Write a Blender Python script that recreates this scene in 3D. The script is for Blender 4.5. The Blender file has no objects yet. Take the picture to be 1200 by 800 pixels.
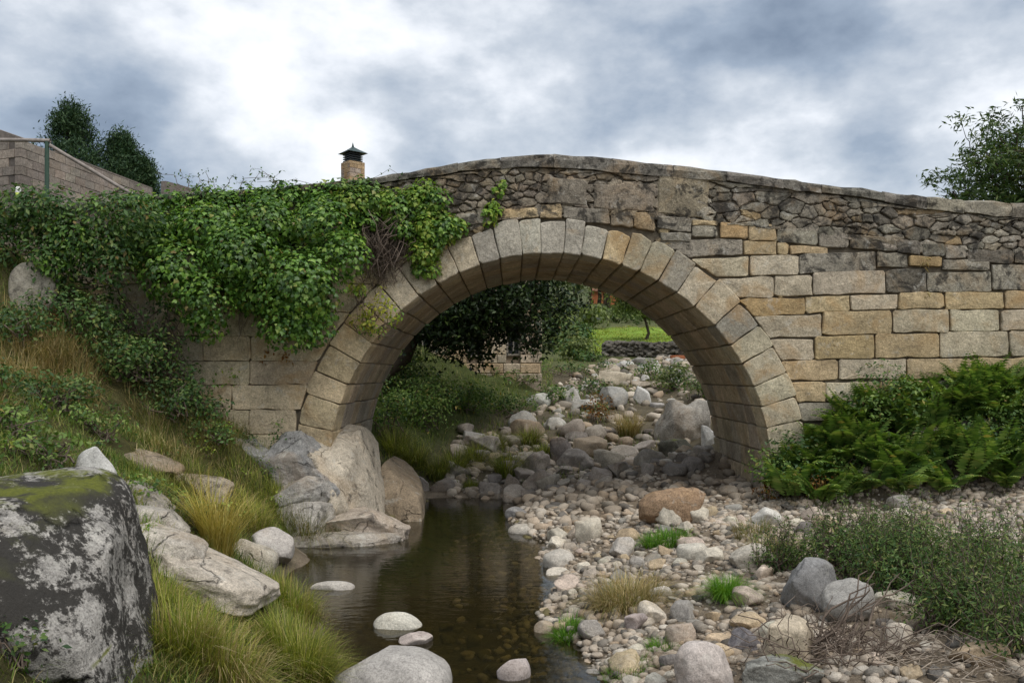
import bpy, bmesh, math, random
import numpy as np
from mathutils import Vector, Matrix

R = math.radians
sc = bpy.context.scene
col = sc.collection

# ------------------------------------------------------------------ camera
FPX = 1039.0      # focal length in pixels of the 1200 px wide photograph
CAMZ = 3.0        # eye height above the water
HOR = 440.0       # horizon row
cam_d = bpy.data.cameras.new('camera')
cam = bpy.data.objects.new('camera', cam_d)
col.objects.link(cam)
cam.location = (0, 0, CAMZ)
cam.rotation_euler = (R(90), 0, 0)
cam_d.sensor_width = 36.0
cam_d.lens = 36.0 * FPX / 1200.0
cam_d.shift_y = (HOR - 400.0) / 1200.0
cam_d.clip_start = 0.05
cam_d.clip_end = 6000
sc.camera = cam

# ------------------------------------------------------------------ sky, sun, exposure
SUN_EL, SUN_AZ = 58.0, 138.0     # azimuth clockwise from +Y: behind the viewer, to the right
world = bpy.data.worlds.new('World')
sc.world = world
world.use_nodes = True
wn, wl = world.node_tree.nodes, world.node_tree.links
wn.clear()
w_out = wn.new('ShaderNodeOutputWorld')
w_bg = wn.new('ShaderNodeBackground')
w_bg.inputs['Strength'].default_value = 0.1
wl.new(w_bg.outputs[0], w_out.inputs[0])
w_sky = wn.new('ShaderNodeTexSky')
w_sky.sky_type = 'NISHITA'
w_sky.sun_disc = False
w_sky.sun_elevation = R(SUN_EL)
w_sky.sun_rotation = R(SUN_AZ)
w_tc = wn.new('ShaderNodeTexCoord')


def wmath(op, a, b=None, c=None):
    n = wn.new('ShaderNodeMath')
    n.operation = op
    for i, v in enumerate((a, b, c)):
        if v is None:
            continue
        if hasattr(v, 'is_linked'):
            wl.new(v, n.inputs[i])
        else:
            n.inputs[i].default_value = v
    return n.outputs[0]


w_sep = wn.new('ShaderNodeSeparateXYZ')
wl.new(w_tc.outputs['Generated'], w_sep.inputs[0])
w_cmb = wn.new('ShaderNodeCombineXYZ')
wl.new(w_sep.outputs[0], w_cmb.inputs[0])
wl.new(w_sep.outputs[1], w_cmb.inputs[1])
wl.new(wmath('MULTIPLY', w_sep.outputs[2], 1.7), w_cmb.inputs[2])


def wnoise(scale, detail, rough, dist, off):
    m = wn.new('ShaderNodeVectorMath')
    m.operation = 'ADD'
    wl.new(w_cmb.outputs[0], m.inputs[0])
    m.inputs[1].default_value = off
    n = wn.new('ShaderNodeTexNoise')
    n.inputs['Scale'].default_value = scale
    n.inputs['Detail'].default_value = detail
    n.inputs['Roughness'].default_value = rough
    n.inputs['Distortion'].default_value = dist
    wl.new(m.outputs[0], n.inputs['Vector'])
    return n.outputs['Fac']


w_n1 = wnoise(3.4, 8, 0.52, 0.0, (3.1, 1.4, 0.0))
w_n2 = wnoise(8.0, 10, 0.54, 0.0, (7.7, 2.2, 1.0))
w_val = wmath('ADD', wmath('ADD', wmath('MULTIPLY', w_n1, 0.58), wmath('MULTIPLY', w_n2, 0.42)), 0.015)
# the heavy cloud banks and the bright break between them, as directions of the sky
for (bx, by, rad, amt) in ((85, 95, 0.13, -0.10), (170, 165, 0.09, -0.07), (320, 60, 0.11, 0.07), (120, 15, 0.09, 0.09),
                           (280, 170, 0.08, 0.075), (255, 85, 0.035, -0.06), (960, 35, 0.17, -0.12), (1130, 20, .12, -.05), (700, 30, 0.14, -0.05), (470, 150, 0.12, 0.0),
                           (860, 170, 0.10, 0.06), (1130, 160, 0.12, 0.06), (20, 210, .1, .05), (950, 150, .06, .05), (540, 115, .12, .065), (700, 120, .09, .045)):
    dv = Vector(((bx - 600) / FPX, 1.0, -(by - HOR) / FPX)).normalized()
    sub = wn.new('ShaderNodeVectorMath')
    sub.operation = 'DISTANCE'
    wl.new(w_tc.outputs['Generated'], sub.inputs[0])
    sub.inputs[1].default_value = dv
    g = wmath('DIVIDE', sub.outputs['Value'], rad)
    g = wmath('MULTIPLY', wmath('MULTIPLY', g, g), -1.0)
    g = wmath('MULTIPLY', wmath('EXPONENT', g), amt)
    w_val = wmath('ADD', w_val, g)
w_ramp = wn.new('ShaderNodeValToRGB')
wl.new(w_val, w_ramp.inputs[0])
cr = w_ramp.color_ramp
cr.elements[0].position = 0.33
cr.elements[0].color = (0.118, 0.15, 0.20, 1)
cr.elements[1].position = 0.66
cr.elements[1].color = (0.64, 0.645, 0.65, 1)
e = cr.elements.new(0.43); e.color = (0.20, 0.24, 0.297, 1)
e = cr.elements.new(0.52); e.color = (0.345, 0.375, 0.415, 1)
e = cr.elements.new(0.58); e.color = (0.49, 0.51, 0.54, 1)
w_sc = wn.new('ShaderNodeVectorMath')
w_sc.operation = 'SCALE'
wl.new(w_ramp.outputs[0], w_sc.inputs[0])
w_sc.inputs['Scale'].default_value = 8.7
w_mix = wn.new('ShaderNodeMix')
w_mix.data_type = 'RGBA'
w_mix.inputs['Factor'].default_value = 0.93
wl.new(w_sky.outputs[0], w_mix.inputs['A'])
wl.new(w_sc.outputs[0], w_mix.inputs['B'])
wl.new(w_mix.outputs['Result'], w_bg.inputs['Color'])

sun_d = bpy.data.lights.new('sun', 'SUN')
sun_d.energy = 1.2
sun_d.angle = R(48)
sun_d.color = (1.0, 0.95, 0.87)
sun = bpy.data.objects.new('sun', sun_d)
col.objects.link(sun)
_s = Vector((math.sin(R(SUN_AZ)) * math.cos(R(SUN_EL)), math.cos(R(SUN_AZ)) * math.cos(R(SUN_EL)), math.sin(R(SUN_EL))))
sun.rotation_euler = (-_s).to_track_quat('-Z', 'Y').to_euler()
sun.location = (0, -10, 30)

sc.view_settings.view_transform = 'Standard'
sc.view_settings.look = 'None'
sc.view_settings.exposure = 1.08
sc.view_settings.gamma = 1.0
sc.render.engine = 'CYCLES'
sc.cycles.max_bounces = 6
sc.cycles.diffuse_bounces = 3
sc.cycles.glossy_bounces = 2
sc.cycles.transparent_max_bounces = 8
sc.cycles.caustics_reflective = False
sc.cycles.caustics_refractive = False
sc.cycles.use_denoising = True


# ------------------------------------------------------------------ helpers
def rs(seed):
    return np.random.RandomState(seed)


def _h3(i, j, k, seed):
    n = (i * 374761393 + j * 668265263 + k * 1440662683 + seed * 1274126177) & 0xffffffff
    n = ((n ^ (n >> 13)) * 1274126177) & 0xffffffff
    n = n ^ (n >> 16)
    return (n & 0xffffff) / float(0xffffff)


def vnoise(p, seed=0):
    p = np.asarray(p, float)
    f = np.floor(p)
    i = f.astype(np.int64)
    t = p - f
    t = t * t * (3 - 2 * t)
    r = 0
    for a in (0, 1):
        for b in (0, 1):
            for c in (0, 1):
                w = (t[:, 0] if a else 1 - t[:, 0]) * (t[:, 1] if b else 1 - t[:, 1]) * (t[:, 2] if c else 1 - t[:, 2])
                r = r + w * _h3(i[:, 0] + a, i[:, 1] + b, i[:, 2] + c, seed)
    return r * 2 - 1


def fbm(p, seed=0, oct=4, gain=0.5):
    a, s, r = 1.0, 1.0, 0
    for o in range(oct):
        r = r + a * vnoise(np.asarray(p) * s, seed + o * 17)
        a *= gain
        s *= 2.03
    return r


def fbm2(x, y, scale, seed=0, oct=4):
    x = np.asarray(x, float); y = np.asarray(y, float)
    p = np.stack([x.ravel() * scale, y.ravel() * scale, np.zeros(x.size) + 0.37], 1)
    return fbm(p, seed, oct).reshape(x.shape)


def mesh(name, V, F, mat=None, smooth=False):
    me = bpy.data.meshes.new(name)
    V = np.asarray(V, np.float32)
    if isinstance(F, np.ndarray):
        m, k = F.shape
        me.vertices.add(len(V))
        me.vertices.foreach_set('co', V.ravel())
        me.loops.add(m * k)
        me.loops.foreach_set('vertex_index', F.astype(np.int32).ravel())
        me.polygons.add(m)
        me.polygons.foreach_set('loop_start', np.arange(0, m * k, k, dtype=np.int32))
        me.polygons.foreach_set('loop_total', np.full(m, k, np.int32))
        me.update(calc_edges=True)
    else:
        me.from_pydata([tuple(map(float, v)) for v in V], [], [tuple(int(i) for i in f) for f in F])
        me.update()
    if smooth:
        me.polygons.foreach_set('use_smooth', np.ones(len(me.polygons), bool))
    if mat:
        me.materials.append(mat)
    return me


def tag(o, label=None, cat=None, group=None, kind=None):
    if label: o['label'] = label
    if cat: o['category'] = cat
    if group: o['group'] = group
    if kind: o['kind'] = kind
    return o


def link(name, me, parent=None, loc=(0, 0, 0)):
    o = bpy.data.objects.new(name, me)
    col.objects.link(o)
    o.location = loc
    if parent:
        o.parent = parent
    return o


def thing(name, label, cat, loc=(0, 0, 0), group=None):
    o = bpy.data.objects.new(name, None)
    o.empty_display_size = 0.2
    col.objects.link(o)
    o.location = loc
    return tag(o, label, cat, group)


def part(name, V, F, mat, parent, smooth=False):
    """mesh given in world coordinates, stored relative to its parent empty"""
    off = np.array(parent.location) if parent is not None else np.zeros(3)
    if parent is not None and parent.parent is not None:
        off = off + np.array(parent.parent.location)
    return link(name, mesh(name, np.asarray(V, float) - off, F, mat, smooth), parent)


def copy_tree(o, parent=None):
    c = o.copy()
    col.objects.link(c)
    c.parent = parent
    for ch in list(o.children):
        copy_tree(ch, c)
    return c


def P(px, py, Y):
    return np.array([(px - 600.0) / FPX * Y, Y, CAMZ - (py - HOR) / FPX * Y])


def rot_frames(n, t):
    n = n / (np.linalg.norm(n, axis=1, keepdims=True) + 1e-9)
    t = t - (t * n).sum(1, keepdims=True) * n
    t = t / (np.linalg.norm(t, axis=1, keepdims=True) + 1e-9)
    x = np.cross(t, n)
    return np.stack([x, t, n], 2)     # columns


def stamp(tv, tf, pos, rot, s):
    """copies of a template (tv, tf) -> one vertex / face array"""
    N = len(pos)
    s = np.asarray(s, float)
    if s.ndim == 1:
        s = s[:, None]
    V = np.einsum('nij,nkj->nki', rot, tv[None, :, :] * s[:, None, :]) + pos[:, None, :]
    F = tf[None, :, :] + (np.arange(N) * len(tv))[:, None, None]
    return V.reshape(-1, 3), F.reshape(-1, tf.shape[1])


LEAF_IVY = (np.array([(0, 0, 0), (-.30, .02, -.05), (-.50, .32, -.10), (-.24, .55, -.03), (0, 1.0, -.12), (.24, .55, -.03),
                      (.50, .32, -.10), (.30, .02, -.05), (0, .42, .05)], float),
            np.array([(8, 0, 1), (8, 1, 2), (8, 2, 3), (8, 3, 4), (8, 4, 5), (8, 5, 6), (8, 6, 7), (8, 7, 0)])[:, ::-1].copy())
LEAF_OVAL = (np.array([(0, 0, 0), (-.26, .45, .06), (0, 1.0, -.06), (.26, .45, .06), (0, .48, -.03)], float),
             np.array([(0, 4, 1), (1, 4, 2), (2, 4, 3), (3, 4, 0)])[:, ::-1].copy())
LEAF_LANCE = (np.array([(0, 0, 0), (-.13, .4, .03), (0, 1.0, -.08), (.13, .4, .03)], float),
              np.array([(0, 3, 2), (0, 2, 1)]))


def unit(rng, n):
    v = rng.normal(size=(n, 3))
    return v / np.linalg.norm(v, axis=1, keepdims=True)


def leaf_shell(rng, centers, radii, n_each, size, tmpl, up=0.5, droop=0.8, inner=0.25, face=None, jit=0.6, clipfn=None):
    """leaves over the surfaces of many overlapping lumps"""
    out_p, out_n = [], []
    for c, r in zip(centers, radii):
        r = np.asarray(r, float) * np.ones(3)
        k = max(4, int(n_each * (r[0] * r[2] + r[0] * r[1] + r[1] * r[2]) / 3 / 0.16))
        d = unit(rng, k)
        if face is not None:
            d = d + np.asarray(face) * 0.55
            d /= np.linalg.norm(d, axis=1, keepdims=True)
        rr = np.where(rng.rand(k) < inner, rng.uniform(.45, .9, k), rng.uniform(.86, 1.1, k))[:, None]
        out_p.append(np.asarray(c) + d * r * rr)
        out_n.append(d)
    p = np.concatenate(out_p); d = np.concatenate(out_n)
    if clipfn is not None:
        m = clipfn(p)
        p, d = p[m], d[m]
    n = d + np.array([0, 0, up]) + rng.normal(scale=jit, size=p.shape) * 0.6
    t = np.array([0, 0, -droop]) + d * 0.4 + rng.normal(scale=jit, size=p.shape)
    s = size * rng.uniform(.5, 1.35, len(p))
    return stamp(tmpl[0], tmpl[1], p, rot_frames(n, t), s)


def blades(rng, base, length, width, lean_dir, lean, curl):
    """grass blades: base (N,3) -> V,F of tapering three-segment strips"""
    N = len(base)
    ts = np.array([0, .35, .7, 1.0])
    side = np.stack([-lean_dir[:, 1], lean_dir[:, 0], np.zeros(N)], 1)
    V = np.zeros((N, 7, 3))
    for i, t in enumerate(ts):
        out = lean * t + curl * t * t
        zz = t - 0.45 * (out * t) ** 2 * 0.5 - 0.35 * curl * t * t
        c = base + (lean_dir * (out * length)[:, None]) + np.array([0, 0, 1.0]) * (zz * length)[:, None]
        w = width * (1 - t * 0.75)
        if i < 3:
            V[:, i * 2] = c - side * (w / 2)[:, None]
            V[:, i * 2 + 1] = c + side * (w / 2)[:, None]
        else:
            V[:, 6] = c
    tf = np.array([(0, 1, 3), (0, 3, 2), (2, 3, 5), (2, 5, 4), (4, 5, 6)])
    F = tf[None] + (np.arange(N) * 7)[:, None, None]
    return V.reshape(-1, 3), F.reshape(-1, 3)


class Tubes:
    def __init__(self):
        self.V, self.F, self.n = [], [], 0

    def add(self, pts, radii, sides=5):
        pts = np.asarray(pts, float)
        radii = np.asarray(radii, float) * np.ones(len(pts))
        t = np.gradient(pts, axis=0)
        t /= np.linalg.norm(t, axis=1, keepdims=True) + 1e-9
        ref = np.array([0.31, 0.17, 0.93]) if abs(t[0, 2]) < .9 else np.array([1.0, 0.2, 0.1])
        a = np.cross(t, ref); a /= np.linalg.norm(a, axis=1, keepdims=True) + 1e-9
        b = np.cross(t, a)
        ang = np.arange(sides) / sides * 2 * math.pi
        ring = pts[:, None, :] + radii[:, None, None] * (np.cos(ang)[None, :, None] * a[:, None, :] + np.sin(ang)[None, :, None] * b[:, None, :])
        self.V.append(ring.reshape(-1, 3))
        m = len(pts)
        i, j = np.meshgrid(np.arange(m - 1), np.arange(sides), indexing='ij')
        j2 = (j + 1) % sides
        q = np.stack([i * sides + j, i * sides + j2, (i + 1) * sides + j2, (i + 1) * sides + j], -1).reshape(-1, 4) + self.n
        self.F.append(q)
        self.n += m * sides
        return self

    def get(self):
        return np.concatenate(self.V), np.concatenate(self.F)


def wander(rng, a, b, n=6, amp=0.1, sag=0.0):
    a = np.asarray(a, float); b = np.asarray(b, float)
    t = np.linspace(0, 1, n)[:, None]
    L = np.linalg.norm(b - a)
    w = np.cumsum(rng.normal(size=(n, 3)), 0)
    w = w - w[0] - (w[-1] - w[0]) * t
    p = a + (b - a) * t + w * amp * L / math.sqrt(n)
    p[:, 2] -= sag * L * (4 * t * (1 - t))[:, 0]
    return p


_ico = {}


def ico(sub):
    if sub not in _ico:
        bm = bmesh.new()
        bmesh.ops.create_icosphere(bm, subdivisions=sub, radius=1.0)
        V = np.array([v.co[:] for v in bm.verts])
        F = np.array([[v.index for v in f.verts] for f in bm.faces])
        bm.free()
        _ico[sub] = (V, F)
    return _ico[sub]


def rock(seed, sub=4, boxy=2.4, cuts=5, rough=0.08, cutd=(.6, .9), freq=1.3, oct=5, soft=.85):
    rng = rs(seed)
    V, F = ico(sub)
    V = V / (np.abs(V) ** boxy).sum(1, keepdims=True) ** (1 / boxy)
    for _ in range(cuts):
        n = unit(rng, 1)[0]
        d = rng.uniform(*cutd)
        dist = V @ n - d
        V = V - np.maximum(dist, 0)[:, None] * n * soft
    nn = V / np.linalg.norm(V, axis=1, keepdims=True)
    V = V + nn * (fbm(V * freq + seed * 3.7, seed, oct, 0.48) * rough)[:, None]
    return V, F


# ------------------------------------------------------------------ materials
class Mat:
    def __init__(self, name):
        self.m = bpy.data.materials.new(name)
        self.m.use_nodes = True
        self.n, self.l = self.m.node_tree.nodes, self.m.node_tree.links
        self.n.clear()
        self.out = self.n.new('ShaderNodeOutputMaterial')

    def node(self, t, **kw):
        x = self.n.new(t)
        for k, v in kw.items():
            setattr(x, k, v)
        return x

    def put(self, sock, v):
        if hasattr(v, 'is_linked'):
            self.l.new(v, sock)
        else:
            sock.default_value = v

    def pos(self):
        return self.node('ShaderNodeNewGeometry').outputs['Position']

    def noise(self, scale, detail=4, rough=0.55, dist=0.0, vec=None):
        x = self.node('ShaderNodeTexNoise')
        x.inputs['Scale'].default_value = scale
        x.inputs['Detail'].default_value = detail
        x.inputs['Roughness'].default_value = rough
        x.inputs['Distortion'].default_value = dist
        self.l.new(vec if vec is not None else self.pos(), x.inputs['Vector'])
        return x.outputs['Fac']

    def ramp(self, fac, stops, interp='LINEAR'):
        x = self.node('ShaderNodeValToRGB')
        x.color_ramp.interpolation = interp
        els = x.color_ramp.elements
        while len(els) < len(stops):
            els.new(0.5)
        for el, (p, c) in zip(els, stops):
            el.position = p
            el.color = (c, c, c, 1) if isinstance(c, (int, float)) else (c[0], c[1], c[2], 1)
        self.l.new(fac, x.inputs[0])
        return x.outputs[0]

    def mix(self, fac, a, b, mode='MIX'):
        x = self.node('ShaderNodeMix', data_type='RGBA', blend_type=mode)
        self.put(x.inputs['Factor'], fac)
        self.put(x.inputs['A'], a if hasattr(a, 'is_linked') else (*a, 1))
        self.put(x.inputs['B'], b if hasattr(b, 'is_linked') else (*b, 1))
        return x.outputs['Result']

    def math(self, op, a, b=0.0):
        x = self.node('ShaderNodeMath', operation=op)
        self.put(x.inputs[0], a)
        self.put(x.inputs[1], b)
        return x.outputs[0]

    def bump(self, h, strength=0.5, dist=0.02, normal=None):
        x = self.node('ShaderNodeBump')
        x.inputs['Strength'].default_value = strength
        x.inputs['Distance'].default_value = dist
        self.l.new(h, x.inputs['Height'])
        if normal is not None:
            self.l.new(normal, x.inputs['Normal'])
        return x.outputs[0]

    def principled(self, color, rough=0.8, normal=None, spec=0.3):
        b = self.node('ShaderNodeBsdfPrincipled')
        self.put(b.inputs['Base Color'], color if hasattr(color, 'is_linked') else (*color, 1))
        self.put(b.inputs['Roughness'], rough)
        b.inputs['Specular IOR Level'].default_value = spec
        if normal is not None:
            self.l.new(normal, b.inputs['Normal'])
        return b

    def done(self, sh):
        self.l.new(sh.outputs[0] if not hasattr(sh, 'is_linked') else sh, self.out.inputs['Surface'])
        return self.m


def granite(name, dark=0.25, pale=0.15, stain=0.0, moss=0.0, bumpk=0.6, contrast=1.0, dscale=2.2, dthr=.56, wet=False, dsoft=.1, cracks=0.0):
    M = Mat(name)
    pos = M.pos()
    base = M.node('ShaderNodeObjectInfo').outputs['Color']
    big = M.noise(1.4, 5, .6, .4, pos)
    mid = M.noise(7, 6, .65, .2, pos)
    fine = M.noise(70, 3, .7, 0, pos)
    grain = M.noise(26, 4, .7, .3, pos)
    c = M.mix(1.0, base, M.ramp(big, [(.3, 1 - .28 * contrast), (.7, 1 + .22 * contrast)]), 'MULTIPLY')
    c = M.mix(1.0, c, M.ramp(mid, [(.3, 1 - .25 * contrast), (.68, 1 + .2 * contrast)]), 'MULTIPLY')
    c = M.mix(1.0, c, M.ramp(fine, [(.32, 1 - .38 * contrast), (.5, 1.0), (.68, 1 + .25 * contrast)]), 'MULTIPLY')
    c = M.mix(1.0, c, M.ramp(grain, [(.3, 1 - .34 * contrast), (.5, 1.0), (.7, 1 + .26 * contrast)]), 'MULTIPLY')
    if stain:
        st = M.noise(1.1, 5, .6, .8, pos)
        c = M.mix(M.ramp(st, [(.52, 0.0), (.66, stain)]), c, (.40, .24, .095))
    if pale:
        pl = M.noise(4.3, 7, .7, .3, pos)
        c = M.mix(M.ramp(pl, [(.57, 0.0), (.66, pale)]), c, (.58, .56, .50))
    if dark:
        dk = M.noise(dscale, 9, .72, .5, pos)
        if dsoft < .05:
            dk = M.math('ADD', M.math('MULTIPLY', M.noise(1.1, 4, .6, .3, pos), .38), M.math('ADD', M.math('MULTIPLY', M.noise(4.5, 8, .75, .3, pos), .34), M.math('MULTIPLY', M.noise(19, 6, .75, 0, pos), .28)))
        c = M.mix(M.ramp(dk, [(dthr, 0.0), (dthr + dsoft, dark)]), c, (.035, .032, .028))
    if moss:
        g = M.node('ShaderNodeNewGeometry')
        sx = M.node('ShaderNodeSeparateXYZ')
        M.l.new(g.outputs['Normal'], sx.inputs[0])
        mm = M.math('MULTIPLY', M.ramp(sx.outputs[2], [(.72, 0.0), (.93, 1.0)]), M.ramp(M.noise(2.6, 6, .65, .3, pos), [(.46, 0.0), (.58, moss)]))
        c = M.mix(mm, c, M.mix(M.noise(40, 3, .6, 0, pos), (.06, .07, .012), (.22, .24, .03)))
    h = M.math('ADD', M.math('MULTIPLY', M.noise(14, 6, .65, 0, pos), 1.0), M.math('MULTIPLY', M.noise(75, 4, .7, 0, pos), .35))
    if cracks:
        warp = M.node('ShaderNodeVectorMath', operation='ADD')
        nz = M.node('ShaderNodeTexNoise'); nz.inputs['Scale'].default_value = 2.2; nz.inputs['Detail'].default_value = 6
        M.l.new(pos, nz.inputs['Vector'])
        sc_ = M.node('ShaderNodeVectorMath', operation='SCALE'); sc_.inputs['Scale'].default_value = .55
        M.l.new(nz.outputs['Color'], sc_.inputs[0]); M.l.new(pos, warp.inputs[0]); M.l.new(sc_.outputs[0], warp.inputs[1])
        vo = M.node('ShaderNodeTexVoronoi', feature='DISTANCE_TO_EDGE'); vo.inputs['Scale'].default_value = cracks
        M.l.new(warp.outputs[0], vo.inputs['Vector'])
        part_ = M.math('MULTIPLY', M.ramp(M.noise(1.6, 4, .6, 0, pos), [(.46, 1.0), (.60, 0.0)]), .06)
        dist = M.math('ADD', vo.outputs['Distance'], M.math('SUBTRACT', .06, part_))
        dist = M.math('SUBTRACT', dist, .0)
        gap = M.ramp(dist, [(0.0, 0.0), (.016, 1.0)])
        h = M.math('ADD', h, M.math('MULTIPLY', gap, .9))
        c = M.mix(1.0, c, M.ramp(dist, [(0.0, .45), (.012, 1.0)]), 'MULTIPLY')
    nrm = M.bump(h, bumpk, .035)
    return M.done(M.principled(c, .35 if wet else .88, nrm, .4 if wet else .2))


def leafmat(name, stops, trans=0.3, rough=0.55, spec=0.3):
    M = Mat(name)
    g = M.node('ShaderNodeNewGeometry')
    c = M.ramp(g.outputs['Random Per Island'], stops)
    c = M.mix(1.0, c, M.ramp(M.noise(1.3, 3, .6, 0), [(.3, .72), (.7, 1.28)]), 'MULTIPLY')
    b = M.principled(c, rough, None, spec)
    t = M.node('ShaderNodeBsdfTranslucent')
    M.l.new(M.mix(1.0, c, (1.25, 1.3, .6), 'MULTIPLY'), t.inputs['Color'])
    x = M.node('ShaderNodeMixShader')
    x.inputs[0].default_value = trans
    M.l.new(b.outputs[0], x.inputs[1])
    M.l.new(t.outputs[0], x.inputs[2])
    return M.done(x)


def plain(name, color, rough=0.8, var=0.25, scale=8, bumpk=.3, spec=.3, metallic=0):
    M = Mat(name)
    c = M.mix(1.0, M.mix(0.0, color, color), M.ramp(M.noise(scale, 6, .65, .2), [(.3, 1 - var), (.7, 1 + var)]), 'MULTIPLY')
    b = M.principled(c, rough, M.bump(M.noise(scale * 5, 5, .6), bumpk, .02), spec)
    b.inputs['Metallic'].default_value = metallic
    return M.done(b)


m_ashlar = granite('ashlar_granite', dark=.35, pale=.35, stain=.5, bumpk=.75, contrast=1.0, dscale=1.6, dthr=.58)
m_weath = granite('weathered_granite', dark=.85, pale=.5, stain=.3, bumpk=1.0, contrast=1.15, dscale=2.6, dthr=.50, dsoft=.08)
m_soffit = granite('soffit_granite', dark=.4, pale=.1, stain=.35, bumpk=.6, contrast=1.0, dscale=1.9, dthr=.55)
m_stone = granite('river_granite', dark=.35, pale=.25, stain=.12, bumpk=.5, contrast=.85, dscale=4, dthr=.6)
m_boulder = granite('lichen_granite', dark=.97, pale=.4, stain=.1, moss=.85, bumpk=1.0, contrast=1.1, dscale=3.0, dthr=.476, dsoft=.03, cracks=.55)
m_bedrock = granite('bedrock_granite', cracks=1.25, dark=.75, pale=.5, stain=.22, bumpk=1.0, contrast=1.0, dscale=2.4, dthr=.56)
m_worn = granite('worn_boulder_granite', dark=.7, pale=.5, stain=.2, bumpk=.9, contrast=1.1, dscale=2.8, dthr=.55)
m_mossy = granite('mossy_granite', dark=.6, pale=.15, stain=0, moss=.9, bumpk=.7, contrast=1.0, dscale=2.5, dthr=.5)
m_mortar = plain('lime_mortar', (.16, .135, .10), .95, .4, 6, .6, .1)


def pebblemat():
    M = Mat('gravel_pebbles')
    g = M.node('ShaderNodeNewGeometry')
    c = M.ramp(g.outputs['Random Per Island'], [(0, (.13, .125, .12)), (.18, (.30, .28, .25)), (.4, (.42, .37, .315)), (.6, (.50, .465, .415)), (.74, (.42, .34, .26)), (.88, (.58, .55, .50)), (1.0, (.22, .18, .14))])
    c = M.mix(1.0, c, M.ramp(M.noise(60, 4, .7), [(.3, .62), (.7, 1.15)]), 'MULTIPLY')
    c = M.mix(1.0, c, M.ramp(M.noise(.9, 4, .6), [(.35, (.82, .75, .66)), (.62, (1.22, 1.17, 1.1))]), 'MULTIPLY')
    return M.done(M.principled(c, .85, M.bump(M.noise(80, 4, .6), .4, .02), .2))


m_pebble = pebblemat()
m_algae = plain('algae_coated_stone', (.13, .11, .05), .7, .45, 7, .5, .2)

m_ivy = leafmat('ivy_leaf', [(0, (.03, .08, .014)), (.3, (.065, .15, .022)), (.6, (.12, .24, .032)), (.85, (.19, .33, .05)), (.97, (.27, .38, .07)), (1, (.28, .2, .07))], .28, .42, .45)
m_ivy_y = leafmat('young_ivy_leaf', [(0, (.08, .17, .02)), (.5, (.17, .29, .035)), (.85, (.28, .38, .055)), (1, (.38, .40, .07))], .32, .45, .4)
m_bramble = leafmat('bramble_leaf', [(0, (.022, .06, .016)), (.4, (.05, .11, .026)), (.75, (.09, .165, .038)), (.93, (.15, .21, .055)), (1, (.2, .13, .04))], .25, .5, .35)
m_fern = leafmat('bracken_leaf', [(0, (.055, .115, .026)), (.4, (.11, .195, .04)), (.75, (.18, .275, .06)), (.94, (.28, .36, .10)), (1, (.34, .24, .07))], .3, .55, .3)
m_rust = leafmat('withered_leaf', [(0, (.12, .05, .015)), (.5, (.22, .10, .03)), (1, (.32, .2, .07))], .2, .7, .1)
m_shrub = leafmat('grey_green_leaf', [(0, (.035, .075, .02)), (.4, (.08, .145, .036)), (.75, (.14, .21, .055)), (1, (.27, .29, .10))], .25, .6, .25)
m_yellow = leafmat('yellow_green_leaf', [(0, (.2, .25, .03)), (.5, (.34, .36, .05)), (1, (.5, .45, .08))], .35, .5, .3)
m_dark = leafmat('dark_leaf', [(0, (.010, .022, .008)), (.5, (.02, .04, .012)), (.9, (.04, .07, .018)), (1, (.08, .12, .03))], .15, .45, .3)
m_tree = leafmat('tree_leaf', [(0, (.025, .055, .015)), (.4, (.05, .095, .022)), (.8, (.09, .14, .035)), (1, (.14, .17, .05))], .25, .55, .3)
m_conif = leafmat('conifer_leaf', [(0, (.018, .045, .02)), (.5, (.035, .075, .03)), (1, (.07, .115, .045))], .1, .6, .25)
m_olive = leafmat('olive_leaf', [(0, (.07, .10, .03)), (.5, (.13, .17, .05)), (1, (.2, .23, .07))], .25, .55, .3)
m_grass = leafmat('grass_blade', [(0, (.05, .10, .018)), (.35, (.10, .17, .026)), (.65, (.17, .235, .045)), (.85, (.28, .28, .08)), (1, (.46, .38, .18))], .3, .6, .25)
m_bright = leafmat('bright_grass_blade', [(0, (.05, .14, .015)), (.5, (.10, .24, .02)), (1, (.2, .33, .04))], .3, .55, .3)
m_lush = leafmat('lush_grass_blade', [(0, (.09, .135, .018)), (.4, (.19, .235, .028)), (.75, (.33, .35, .05)), (1, (.48, .42, .13))], .3, .55, .3)
m_straw = leafmat('straw_blade', [(0, (.24, .17, .07)), (.5, (.38, .29, .13)), (1, (.52, .43, .24))], .2, .75, .15)
m_gold = leafmat('golden_blade', [(0, (.40, .30, .07)), (.5, (.58, .46, .12)), (1, (.68, .58, .22))], .25, .7, .15)
m_sedge = leafmat('sedge_blade', [(0, (.07, .085, .02)), (.4, (.13, .15, .035)), (.75, (.2, .2, .06)), (1, (.3, .24, .11))], .25, .65, .2)
m_twig = plain('dead_twig', (.16, .125, .10), .9, .35, 10, .4, .1)
m_twigpale = plain('pale_twig', (.30, .25, .20), .9, .3, 10, .4, .1)
m_bark = plain('bark', (.07, .055, .042), .95, .4, 9, .9, .1)
m_stem = plain('green_stem', (.08, .08, .03), .8, .3, 10, .3, .2)


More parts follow.
